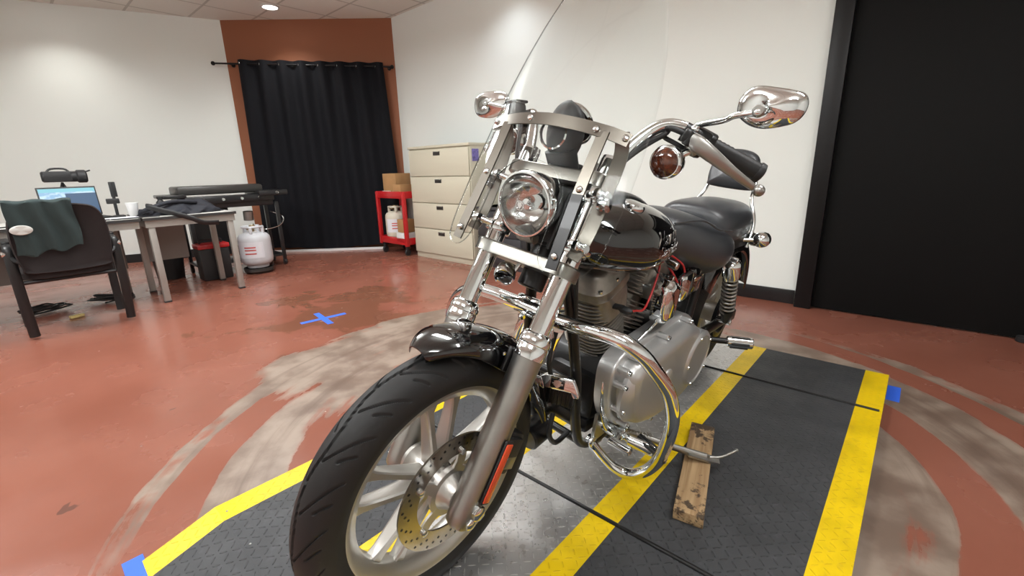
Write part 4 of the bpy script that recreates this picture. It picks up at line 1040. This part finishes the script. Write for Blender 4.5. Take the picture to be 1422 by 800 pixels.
b = MB(); b.add([], [])
body_loft('tank_console', [(-.44, .020, .94, .962, .5), (-.47, .040, .945, .985, .3), (-.55, .052, .955, .999, .3), (-.66, .050, .955, .995, .3), (-.76, .038, .935, .972, .3), (-.85, .022, .905, .936, .3), (-.88, .01, .90, .91, .5)], 'black', tank, ex=3, dz=TDZ-.006)
MB().lathe([(.030, 0), (.031, .010), (.027, .016), (.001, .018)], V3(-.60, .085, .936), (0, .25, 1), 28).build('fuel_cap', 'chrome', tank)
# lettering on the tank side
def on_tank(xc, zc, out=.172, tilt=.0): 
    # text plane: local x -> -X (reads from the left side), local y -> Z
    return Matrix.Translation((xc, out, zc)) @ Matrix(((-1, 0, 0, 0), (0, 0, 1, 0), (0, 1, 0, 0), (0, 0, 0, 1)))
def project_to_tank(o, secs):
    for v in o.data.vertices:
        x, y, z = v.co
        # half width of the tank at this x and z
        pts = secs; hw = None
        for p, q in zip(pts, pts[1:]):
            if q[0] <= x <= p[0]:
                t = (x-p[0])/(q[0]-p[0]); g = [p[i]+(q[i]-p[i])*t for i in range(5)]
                zm = g[2]+(g[3]-g[2])*g[4]; hh = (g[3]-zm) if z > zm else (zm-g[2]); u_ = min(.98, abs((z-zm)/hh)); hw = g[1]*(1-u_**2.35)**(1/2.35)
        if hw: v.co.y = hw+.0015+(y-.172)
TS = [(-.398, .050, .850, .925, .5), (-.412, .085, .825, .942, .5), (-.45, .125, .800, .957, .45), (-.52, .156, .780, .970, .42), (-.60, .178, .764, .974, .42), (-.68, .178, .762, .968, .42), (-.76, .164, .766, .950, .42), (-.84, .130, .778, .922, .42), (-.91, .092, .785, .890, .45), (-.955, .055, .795, .862, .5)]
TS = [(a, b_, c+TDZ, d_+TDZ, e_) for a, b_, c, d_, e_ in TS]
for s_, zc, xc, sz in (('Harley', .864, -.675, .056), ('Davidson', .826, -.70, .046)):
    o = text_mesh(s_, sz, .0008, on_tank(xc, zc), 'tank_lettering', 'silver_badge', tank); project_to_tank(o, TS)
# pin stripe low on the tank
for s in (-1, 1):
    pts = []
    for k in range(15):
        x = -.45-.42*k/14
        for p, q in zip(TS, TS[1:]):
            if q[0] <= x <= p[0]:
                t = (x-p[0])/(q[0]-p[0]); g = [p[i]+(q[i]-p[i])*t for i in range(5)]
        z = .778+.012*math.sin(k/14*PI)*-1+.012; zm = g[2]+(g[3]-g[2])*g[4]; u_ = min(.98, abs((z-zm)/(zm-g[2]))); pts.append(V3(x, s*(g[1]*(1-u_**2.35)**(1/2.35)+.0006), z))
    MB().tube(pts, .0013, 6).build('pinstripe', 'gold', tank)

# ---- seat
seat = body_loft('rider_seat', [(-.872, .050, .790, .862, .5), (-.885, .085, .770, .885, .45), (-.93, .125, .735, .905, .42), (-1.0, .158, .695, .908, .42), (-1.08, .182, .660, .892, .45), (-1.16, .198, .650, .872, .48), (-1.23, .198, .660, .848, .5), (-1.29, .178, .690, .825, .52), (-1.33, .14, .72, .80, .5), (-1.345, .10, .74, .78, .5)], 'vinyl', ex=2.5, dz=-.016)
b = MB()
pill = body_loft('passenger_seat', [(-1.255, .085, .82, .920, .5), (-1.27, .125, .80, .950, .5), (-1.34, .150, .775, .962, .5), (-1.50, .150, .775, .962, .5), (-1.60, .142, .785, .958, .5), (-1.67, .115, .80, .950, .5), (-1.69, .08, .82, .935, .5)], 'vinyl', ex=2.9, dz=-.075)
# welts
for s in (-1, 1):
    pts = [(-.90, s*.088, .862), (-1.0, s*.140, .872), (-1.10, s*.168, .835), (-1.2, s*.180, .822), (-1.28, s*.168, .805)]
    MB().tube([V3(*p) for p in pts], .0028, 8, smooth=5).build('seam_welt', 'vinyl', seat)
# backrest
bp_ = MB(); out = [(-.095, 0), (.095, 0), (.118, .02), (.122, .07), (.105, .125), (.065, .150), (0, .158), (-.065, .150), (-.105, .125), (-.122, .07), (-.118, .02)]
P, _ = spline([V3(0, y, z) for y, z in out], [1]*len(out), 4, True); rings = []
for sc_, dx in ((.80, -.028), (.95, -.022), (1, -.006), (1, .008), (.95, .022), (.82, .032), (.55, .037), (.2, .039)):
    rings.append([V3(-1.640+dx-.25*(p.z), p.y*sc_*.84, .928+.083+(p.z-.079)*sc_*1.06) for p in P])
bp_.loft(rings).build('backrest_pad', 'vinyl', bike, ang=60)
b = MB(); b.tube([V3(-1.56, .155, .70), V3(-1.60, .150, .80), V3(-1.640, .105, .895), V3(-1.69, .085, .98), V3(-1.70, 0, 1.00), V3(-1.69, -.085, .98), V3(-1.640, -.105, .895), V3(-1.60, -.150, .80), V3(-1.56, -.155, .70)], .0075, 12, smooth=6); b.build('sissy_bar', 'chrome', bike)

# ---- rear end
RC = V3(-1.66, 0, .335)
rw = tire('tire', RC, .331, .165, .085, bike, ns=700, nw=30)
rrm = rim(RC, .222, .062, bike)
for k in range(5):
    for s in (-1, 1):
        a0 = math.radians(22+72*k); ah = a0+s*math.radians(19); ar = a0+s*math.radians(10.5)
        h = RC+V3(math.cos(ah)*.045, 0, math.sin(ah)*.045); e = RC+V3(math.cos(ar)*.19, 0, math.sin(ar)*.19)
        MB().tube([h, h.lerp(e, .5), e], [.014, .010, .012], 10, sq=(1, 2.0), up=(0, 1, 0)).build('spoke', 'alloy', rrm)
MB().lathe([(.02, -.09), (.05, -.085), (.05, .085), (.02, .09)], RC, (0, 1, 0), 40).build('hub', 'alloy', rrm)
MB().lathe([(.115, -.008), (.115, .008), (.09, .010), (.09, -.010)], RC+V3(0, .105, 0), (0, 1, 0), 60, closed=True).build('drive_pulley', 'black', rrm)
b = MB(); vs = []; fs = []; NA = 50; NC = 20; th0, th1 = math.radians(28), math.radians(172)
for side in (0, 1):
    for i in range(NA+1):
        a = th0+(th1-th0)*i/NA
        for j in range(NC+1):
            q = -1+2*j/NC; yy = (.105-side*.003)*math.copysign(abs(math.sin(q*PI/2))**.7, q); rr_ = .385-side*.003-(1-abs(math.cos(q*PI/2))**.7)*.10
            vs.append((RC.x+rr_*math.cos(a)*1.0, yy, RC.z+.03+rr_*math.sin(a)))
K = (NA+1)*(NC+1)
for i in range(NA):
    for j in range(NC): a = i*(NC+1)+j; fs += [(a, a+1, a+NC+2, a+NC+1), (K+a, K+a+NC+1, K+a+NC+2, K+a+1)]
for i in range(NA):
    for j in (0, NC): a = i*(NC+1)+j; fs.append((a, a+NC+1, K+a+NC+1, K+a))
for j in range(NC):
    for i in (0, NA): a = i*(NC+1)+j; fs.append((a, a+1, K+a+1, K+a))
b.add(vs, fs).build('rear_fender', 'paint', bike, ang=50)
tl = MB(); tl.box(V3(-2.02, 0, .60), (.06, .10, .07), Matrix.Rotation(-.4, 3, 'Y'), .02); tl.build('tail_light', 'redlens', bike)
for s in (-1, 1):
    b = MB(); b.strap([V3(-1.22, s*.135, .72), V3(-1.45, s*.138, .735), V3(-1.66, s*.135, .725), V3(-1.80, s*.125, .69)], YV, .05, .018, smooth=4); b.build('fender_strut', 'chrome' if s < 0 else 'black', bike)
    # shock
    T0, T1 = V3(-1.28, s*.190, .700), V3(-1.42, s*.190, .400); dv = (T1-T0).normalized(); Ls = (T1-T0).length
    b = MB(); b.lathe([(.014, 0), (.030, .012), (.034, .022), (.034, .075), (.029, .080), (.029, .09), (.010, .09)], T0, dv, 28); sk = b.build('shock_absorber', 'chrome', bike)
    pts = []
    NT_ = 9
    for k in range(NT_*14+1): a = 2*PI*k/14; h = .085+(Ls-.15)*k/(NT_*14); uu_ = dv.cross(YV); pts.append(T0+dv*h+uu_*(.026*math.cos(a))+YV*(.026*math.sin(a)))
    MB().tube(pts, .0050, 8).build('spring', 'satin', sk)
    b = MB(); b.lathe([(.012, .05), (.012, Ls-.02)], T0, dv, 16); b.lathe([(.028, Ls-.07), (.028, Ls-.05), (.018, Ls-.03), (.016, Ls), (.001, Ls+.012)], T0, dv, 20); b.build('damper', 'matte', sk)
    for q_ in (T0, T1): MB().cyl(q_-YV*.04*s, q_+YV*.022*s, .013, 18, .003).build('shock_bolt', 'chrome', sk)
    # swingarm
    b = MB(); b.tube([V3(-1.02, s*.11, .375), V3(-1.2, s*.135, .36), V3(-1.70, s*.135, .335)], .022, 12, smooth=4, sq=(1.2, .8)); b.box(V3(-1.68, s*.135, .335), (.10, .03, .055), b=.008); b.build('swingarm', 'black', bike)
    # passenger peg
    p0, p1 = V3(-1.245, s*.255, .388), V3(-1.285, s*.340, .398)
    MB().cyl(p0.lerp(p1, -1.4), p0.lerp(p1, .04), .012, 14).build('passenger_peg_mount', 'black', bike)
    b = MB(); b.cyl(p0, p1, .0215, 22, .004); pg = b.build('passenger_peg', 'chrome', bike)
    k = MB(); pd = (p1-p0).normalized()
    for kk in range(5):
        a = 2*PI*kk/5; off = (V3(0, 0, 1)*math.sin(a)+pd.cross(V3(0, 0, 1))*math.cos(a))*.0212
        k.cyl(p0+pd*.015+off, p1-pd*.015+off, .0052, 8, .001)
    k.build('peg_rubber', 'matte', pg)

# ---- frame
fr_ = MB(); RD = .0155
for s in (-1, 1):
    fr_.tube([V3(-.36, s*.030, .86), V3(-.375, s*.06, .74), V3(-.425, s*.088, .50), V3(-.470, s*.092, .28), V3(-.52, s*.095, .195), V3(-.62, s*.10, .175), V3(-.95, s*.11, .175), V3(-1.10, s*.12, .22), V3(-1.14, s*.12, .36), V3(-1.16, s*.12, .55), V3(-1.22, s*.12, .70), V3(-1.5, s*.12, .73)], RD, 14, smooth=6)
fr_.tube([V3(-.33, 0, .93), V3(-.5, 0, .84), V3(-.9, 0, .74), V3(-1.20, 0, .70)], .024, 14, smooth=4)
fr_.tube([V3(-1.20, .12, .70), V3(-1.20, -.12, .70)], RD, 12); fr_.tube([V3(-.44, .09, .44), V3(-.44, -.09, .44)], .012, 12); fr_.tube([V3(-.52, .095, .195), V3(-.52, -.095, .195)], .014, 12)
fr_.box(V3(-.368, 0, .84), (.07, .07, .13), FR, .012)
fr_.build('frame', 'black', bike, ang=60)

# ---- engine
CR = V3(-.72, -.005, .36)
def cylinder(tilt, front):
    ax_ = V3(math.sin(math.radians(tilt)), 0, math.cos(math.radians(tilt))); sx = V3(math.cos(math.radians(tilt)), 0, -math.sin(math.radians(tilt)))
    def ring(h, a_, b_, e=3.2, n=36, dy=0, dx=0):
        return [CR+ax_*h+sx*(a_*math.copysign(abs(math.cos(q))**(2/e), math.cos(q))+dx)+YV*(b_*math.copysign(abs(math.sin(q))**(2/e), math.sin(q))+dy) for q in [2*PI*k/n for k in range(n)]]
    core_ = MB(); core_.loft([ring(.08, .062, .062, 2), ring(.27, .062, .062, 2), ring(.28, .075, .075, 2.5), ring(.36, .075, .075, 2.5)])
    jug = core_.build('cylinder', 'engine', bike)
    f1 = MB()
    for k in range(11):
        h = .105+.0142*k; a_ = .078+.004*math.sin(k*.3); f1.loft([ring(h, a_*.96, .086*.96), ring(h+.0012, a_, .086), ring(h+.0040, a_, .086), ring(h+.0052, a_*.96, .086*.96)])
    f1.build('cooling_fins', 'engine', jug)
    f2 = MB()
    for k in range(7):
        h = .275+.0135*k; sc_ = 1.0-.03*k*.4; f2.loft([ring(h, .092*sc_*.97, .096*.97), ring(h+.0012, .092*sc_, .096), ring(h+.0048, .092*sc_, .096), ring(h+.006, .092*sc_*.97, .096*.97)])
    f2.build('head_fins', 'engine', jug)
    # smooth sloped head side + rocker box
    hd = MB(); hd.loft([ring(.285, .070, .103, 4), ring(.345, .074, .107, 4), ring(.375, .070, .104, 4)]); hd.build('cylinder_head', 'engine', jug)
    rk = MB(); rk.loft([ring(.368, .088, .104, 4), ring(.376, .092, .108, 4), ring(.400, .092, .108, 4), ring(.408, .084, .100, 4), ring(.440, .076, .092, 4), ring(.452, .060, .078, 4)]); ro_ = rk.build('rocker_box', 'engine', jug)
    for dx, dy in ((-.07, -.09), (.07, -.09), (-.07, .09), (.07, .09), (0, .098)):
        MB().lathe([(.007, 0), (.007, .006), (.004, .008)], CR+ax_*.407+sx*dx+YV*dy, ax_, 12).build('rocker_bolt', 'chrome', ro_)
    # spark plug and wire on the left side
    sp = MB(); a0 = CR+ax_*.335+sx*(.03 if front else -.03)+YV*.10; sp.tube([a0, a0+YV*.035+ax_*.006], .009, 12); sp.lathe([(.006, 0), (.011, .008), (.011, .03), (.006, .04)], a0+YV*.022, YV, 14); sp.build('spark_plug_boot', 'matte', jug)
    return ax_, sx, a0
af, sf, pf0 = cylinder(22.5, True); ab, sb, pb0 = cylinder(-22.5, False)
for k, p in enumerate((pf0, pb0)):
    b = MB(); b.tube([p+YV*.05, p+YV*.060+V3(-.02, 0, .0), p+V3(-.10 if k == 0 else .02, .055, -.008), V3(-.775+.03*k, .12, .745), V3(-.80+.03*k, .08, .79)], .0032, 10, smooth=6); b.build('plug_wire', 'redwire' if k == 0 else 'matte', bike)
# crankcase
cc = MB(); cc.cyl(CR+V3(0, -.10, 0), CR+V3(0, .10, 0), .155, 48, .012); cc.box(V3(-.72, 0, .33), (.34, .19, .17), b=.03); cc.box(V3(-1.0, 0, .36), (.30, .20, .25), b=.03); cc.box(V3(-.80, 0, .225), (.50, .17, .06), b=.02)
cc.build('crankcase', 'black', bike)
# primary cover
OUT = [(-.535, .46), (-.545, .510), (-.60, .540), (-.70, .548), (-.80, .556), (-.90, .566), (-.99, .568), (-1.08, .535), (-1.155, .475), (-1.19, .400), (-1.18, .32), (-1.13, .255), (-1.04, .218), (-.93, .208), (-.80, .215), (-.70, .235), (-.61, .275), (-.552, .36)]
OUT = [(x-.012*max(0, (-x-.6)/.6), z-.024-.014*max(0, (-x-.6)/.6)) for x, z in OUT]
def prim(y0, y1, scl, ins, m, name, parent, cx=-.86, cz=.36):
    P, _ = spline([V3(cx+(x-cx)*scl, y0, cz+(z-cz)*scl) for x, z in OUT], [1]*len(OUT), 4, True)
    return MB().prism(P, YV*(y1-y0), ins, 5).build(name, m, parent, ang=50)
pm = prim(.095, .150, 1.0, .008, 'case', 'primary_cover', bike)
prim(.148, .212, .88, .040, 'case', 'primary_dome', pm)
MB().lathe([(.112, 0), (.112, .016), (.104, .024), (.096, .026), (.092, .022), (.001, .022)], V3(-1.068, .195, .355), (0, 1, 0), 56).build('derby_cover', 'case', pm)
MB().lathe([(.118, .0), (.118, .012), (.100, .030), (.06, .036), (.001, .037)], V3(-.67, .17, .380), (0, 1, 0), 48).build('alternator_bulge', 'case', pm)
MB().lathe([(.035, 0), (.035, .008), (.030, .012), (.001, .012)], V3(-.80, .208, .375), (0, 1, 0), 32).build('inspection_cover', 'case', pm)
for k in (0, 1, 2, 4, 6, 8, 10, 12, 14, 16, 17):
    x, z = OUT[k]; cx, cz = -.86, .36; p = V3(cx+(x-cx)*.945, .110, cz+(z-cz)*.92)
    b = MB(); b.cyl(p, p+YV*.075, .0100, 14, .002); bo = b.build('screw_boss', 'case', pm)
    b = MB(); b.cyl(p+YV*.072, p+YV*.083, .0075, 12, .001); b.build('cap_screw', 'chrome', bo)
for k in range(5):
    a = 2*PI*k/5; screw(V3(-1.068+.098*math.cos(a), .220, .355+.098*math.sin(a)), YV, .006, [o for o in pm.children if o.name.startswith('derby')][0])
# ribs bridging the top of the primary
for x in (-.66, -.82, -.97):
    b = MB(); b.tube([V3(x-.01, .10, .518), V3(x, .15, .510), V3(x+.01, .185, .482)], .010, 12, smooth=3); b.build('case_rib', 'case', pm)

# chrome horn cover between the cylinders
b = MB(); out = [(-.84, .565), (-.775, .565), (-.762, .60), (-.760, .68), (-.775, .693), (-.805, .705), (-.835, .693), (-.852, .68), (-.852, .60)]
P, _ = spline([V3(x, .125, z) for x, z in out], [1]*len(out), 3, True); b.prism(P, YV*.055, .024, 5); ho = b.build('horn_cover', 'chrome', bike)
b = MB(); b.box(V3(-.80, .10, .65), (.05, .06, .05), b=.01); b.cyl(V3(-.745, .13, .69), V3(-.775, .13, .69), .012); b.build('horn_bracket', 'satin', ho)
# battery side cover and electrics
b = MB(); b.box(V3(-.955, .145, .650), (.085, .030, .095), Matrix.Rotation(.12, 3, 'Y'), .012); b.build('coil_cover', 'chrome', bike)
b = MB(); b.box(V3(-1.045, .130, .655), (.09, .05, .10), b=.014); s0 = b.build('battery_cover', 'paint', bike)
b = MB(); b.box(V3(-1.045, .158, .668), (.086, .006, .016), b=.002); b.build('cover_trim', 'chrome', s0)
b = MB(); b.box(V3(-1.0, -.02, .64), (.32, .24, .16), b=.02); b.build('oil_tank', 'black', bike)
for k, pts in enumerate(([(-.86, .10, .74), (-.88, .13, .70), (-.90, .145, .66), (-.93, .13, .62)], [(-.90, .09, .76), (-.93, .13, .73), (-.945, .14, .70)])):
    b = MB(); b.tube([V3(*p) for p in pts], .0035, 8, smooth=5); b.build('red_cable', 'redwire', bike)
b = MB(); b.cyl(V3(-.86, .10, .742), V3(-.86, .145, .736), .014, 18, .003); b.cyl(V3(-.84, .12, .70), V3(-.84, .15, .70), .010, 16, .002); b.build('ignition_switch', 'chrome', bike)
# voltage regulator with chrome cover between the downtubes
RGM = Matrix.Translation((-.400, .062, .448)) @ Matrix.Scale(.66, 4) @ Matrix.Rotation(math.radians(24), 4, 'Z') @ Matrix.Rotation(math.radians(-8), 4, 'Y')
def rgbuild(mb, *a, **k):
    mb.v = [tuple(RGM@Vector(p)) for p in mb.v]; return mb.build(*a, **k)
rg = MB(); rg.box((0, 0, -.04), (.04, .135, .11), b=.008)
for k in range(7): rg.box((.022, -.055+.018*k, -.045), (.02, .004, .095), b=.001)
rgo = rgbuild(rg, 'voltage_regulator', 'black', bike)
out = [(-.078, .024), (-.045, .040), (.045, .040), (.068, .020), (.092, -.030), (.080, -.040), (.055, -.022), (-.050, -.024), (-.078, -.008)]
P, _ = spline([V3(.030, y, .010+z) for y, z in out], [1]*len(out), 3, True)
b = MB(); b.prism(P, V3(.022, 0, 0), .007, 4); cv = rgbuild(b, 'regulator_cover', 'chrome', rgo)
b = MB(); b.box((.0530, -.005, .018), (.004, .060, .040), b=.001); rgbuild(b, 'badge_plate', 'paint', cv)
q = V3(.0555, -.005, .018)
b = MB(); b.box(q, (.003, .048, .009), b=.0005); b.prism([q+V3(0, -.016, .014), q+V3(0, -.006, .017), q+V3(0, .006, .017), q+V3(0, .016, .014), q+V3(0, .015, -.006), q+V3(0, 0, -.018), q+V3(0, -.015, -.006)], V3(.0022, 0, 0)); rgbuild(b, 'shield_emblem', 'silver_badge', cv)
b = MB(); b.cyl(V3(-.43, 0, .255), V3(-.35, 0, .245), .042, 28, .006); b.build('oil_filter', 'black', bike)
b = MB()
for s in (-1, 1): b.tube([V3(-.40, s*.05, .34), V3(-.38, s*.06, .28), V3(-.43, s*.055, .22), V3(-.50, s*.05, .22)], .008, 10, smooth=4)
b.tube([V3(-.39, .03, .60), V3(-.36, .04, .52), V3(-.40, .05, .42)], .007, 10, smooth=4); b.build('oil_lines', 'matte', bike)
b = MB(); b.lathe([(.018, .0), (.024, .003), (.027, -.004), (.027, -.014), (.021, -.036), (.001, -.044)], F(.500, -.030, .01), (.80, .55, -.35), 32); b.cyl(F(.50, -.03, -.01), F(.56, -.02, -.02), .006, 12); q = b.build('horn', 'chrome', bike)

# ---- engine guard
gd_ = MB()
LOOPL = [V3(-.282, 0, .697), V3(-.285, .06, .694), V3(-.291, .11, .690), V3(-.303, .242, .700), V3(-.325, .298, .680), V3(-.360, .325, .638), V3(-.422, .352, .558), V3(-.472, .362, .456), V3(-.546, .337, .306), V3(-.612, .298, .185), V3(-.632, .255, .112), V3(-.632, .212, .082), V3(-.612, .170, .093), V3(-.587, .137, .130), V3(-.559, .105, .179)]
LOOPR = [V3(-.285, -.06, .694), V3(-.289, -.12, .690), V3(-.295, -.20, .676), V3(-.307, -.275, .632), V3(-.325, -.330, .560), V3(-.348, -.352, .47), V3(-.41, -.350, .36), V3(-.50, -.315, .24), V3(-.575, -.255, .145), V3(-.595, -.19, .105), V3(-.580, -.14, .13), V3(-.559, -.105, .179)]
gd_.tube(list(reversed(LOOPR))+LOOPL, .0182, 20, smooth=8)
for s in (-1, 1):
    gd_.cyl(V3(-.555, s*.105, .19)-YV*.012, V3(-.555, s*.105, .19)+YV*.012, .020, 18, .003)
gd_.build('engine_guard', 'chrome', bike, ang=60)
b = MB(); b.box(V3(-.30, 0, .69), (.05, .07, .05), FR, .008); b.lathe([(.010, 0), (.010, .008), (.005, .012)], V3(-.275, 0, .672), (1, 0, -.4), 6); b.tube([V3(-.285, .08, .66), V3(-.285, .085, .64)], .012, 12); b.build('guard_clamp', 'chrome', bike)
# foot controls on the left
def footctl(s):
    b = MB(); b.prism([V3(-.565, s*.100, .285), V3(-.62, s*.100, .285), V3(-.66, s*.100, .20), V3(-.62, s*.100, .155), V3(-.56, s*.100, .165)], YV*s*.012, .003, 2); b.build('control_bracket', 'satin', bike)
    b = MB(); b.cyl(V3(-.60, s*.10, .235), V3(-.60, s*.175, .235), .018, 18, .004); b.box(V3(-.600, s*.178, .235), (.05, .03, .034), b=.008); b.cyl(V3(-.605, s*.19, .235), V3(-.625, s*.215, .215), .012, 14); b.build('peg_mount', 'chrome', bike)
    p0, p1 = V3(-.612, s*.205, .222), V3(-.645, s*.315, .212); pd = (p1-p0).normalized()
    b = MB(); b.tube([p0, p1], .020, 16, sq=(1, .8)); b.cyl(p1, p1+pd*.008, .022, 18, .002); fp = b.build('foot_peg', 'chrome', bike)
    k = MB()
    for kk in range(3): k.box(p0.lerp(p1, .52)+V3(0, 0, .015)+V3(-.012+.012*kk, 0, 0), (.008, .085, .010), Matrix.Rotation(s*-.28, 3, 'Z'), .002)
    k.build('peg_rubber', 'matte', fp)
footctl(1); footctl(-1)
b = MB(); b.tube([V3(-.555, .118, .445), V3(-.545, .125, .39), V3(-.555, .13, .32), V3(-.58, .135, .262), V3(-.60, .14, .235)], .010, 12, smooth=5, sq=(1.5, .6)); b.build('shift_arm', 'chrome', bike)
b = MB(); b.cyl(V3(-.545, .118, .450), V3(-.86, .150, .590), .0048, 10); b.ball(V3(-.545, .118, .450), .010, 12); b.ball(V3(-.86, .150, .590), .010, 12); b.build('shift_rod', 'chrome', bike)
b = MB(); b.tube([V3(-.60, .150, .240), V3(-.56, .190, .262), V3(-.50, .21, .278)], .009, 12, smooth=4, sq=(.8, 1.3)); b.cyl(V3(-.50, .195, .278), V3(-.495, .265, .282), .014, 16, .003); b.build('shift_lever', 'chrome', bike)
# kickstand with its foot on the board
b = MB(); b.tube([V3(-.70, .105, .165), V3(-.755, .175, .148), V3(-.815, .27, .128), V3(-.865, .345, .112), V3(-.885, .375, .108)], [.013, .012, .012, .014, .013], 14, smooth=5, sq=(1, .8)); b.strap([V3(-.845, .325, .116), V3(-.88, .375, .1065), V3(-.900, .415, .107)], (0, 0, 1), .036, .008, smooth=3)
b.tube([V3(-.890, .385, .110), V3(-.915, .415, .116), V3(-.955, .447, .142)], .0048, 10, smooth=4); b.ball(V3(-.955, .447, .142), .0062, 12); b.build('kickstand', 'satin', bike)
b = MB(); b.box(V3(-.69, .105, .175), (.08, .03, .05), b=.006); b.cyl(V3(-.70, .12, .165), V3(-.70, .15, .16), .016, 16, .003); b.build('kickstand_bracket', 'black', bike)
pts = []
for k in range(12*10+1): a = 2*PI*k/10; h = k/120; pts.append(V3(-.66, .13, .18).lerp(V3(-.78, .215, .145), h)+V3(.006*math.cos(a), 0, .006*math.sin(a)+.012))
MB().tube(pts, .0013, 5).build('return_spring', 'satin', bike)

# ---- exhaust and air cleaner on the far side
b = MB(); b.tube([CR+af*.33+sf*.09-YV*.03, V3(-.42, -.09, .60), V3(-.47, -.16, .42), V3(-.62, -.19, .28), V3(-.95, -.20, .25), V3(-1.2, -.21, .27)], .024, 16, smooth=6); b.tube([V3(-1.18, -.21, .268), V3(-1.24, -.21, .272), V3(-2.0, -.22, .32)], [.028, .042, .045], 24); b.build('exhaust_pipe', 'chrome', bike)
b = MB(); b.tube([CR+ab*.33-sb*.09-YV*.03, V3(-.98, -.12, .52), V3(-.97, -.19, .40), V3(-1.10, -.21, .36), V3(-1.25, -.215, .365)], .024, 16, smooth=6); b.tube([V3(-1.22, -.215, .365), V3(-1.28, -.215, .37), V3(-1.98, -.225, .42)], [.028, .042, .045], 24); b.build('exhaust_pipe', 'chrome', bike)
b = MB(); b.lathe([(.03, 0), (.09, .01), (.098, .03), (.095, .06), (.06, .075), (.001, .08)], V3(-.74, -.09, .63), (0, -1, 0), 40); b.build('air_cleaner', 'chrome', bike)
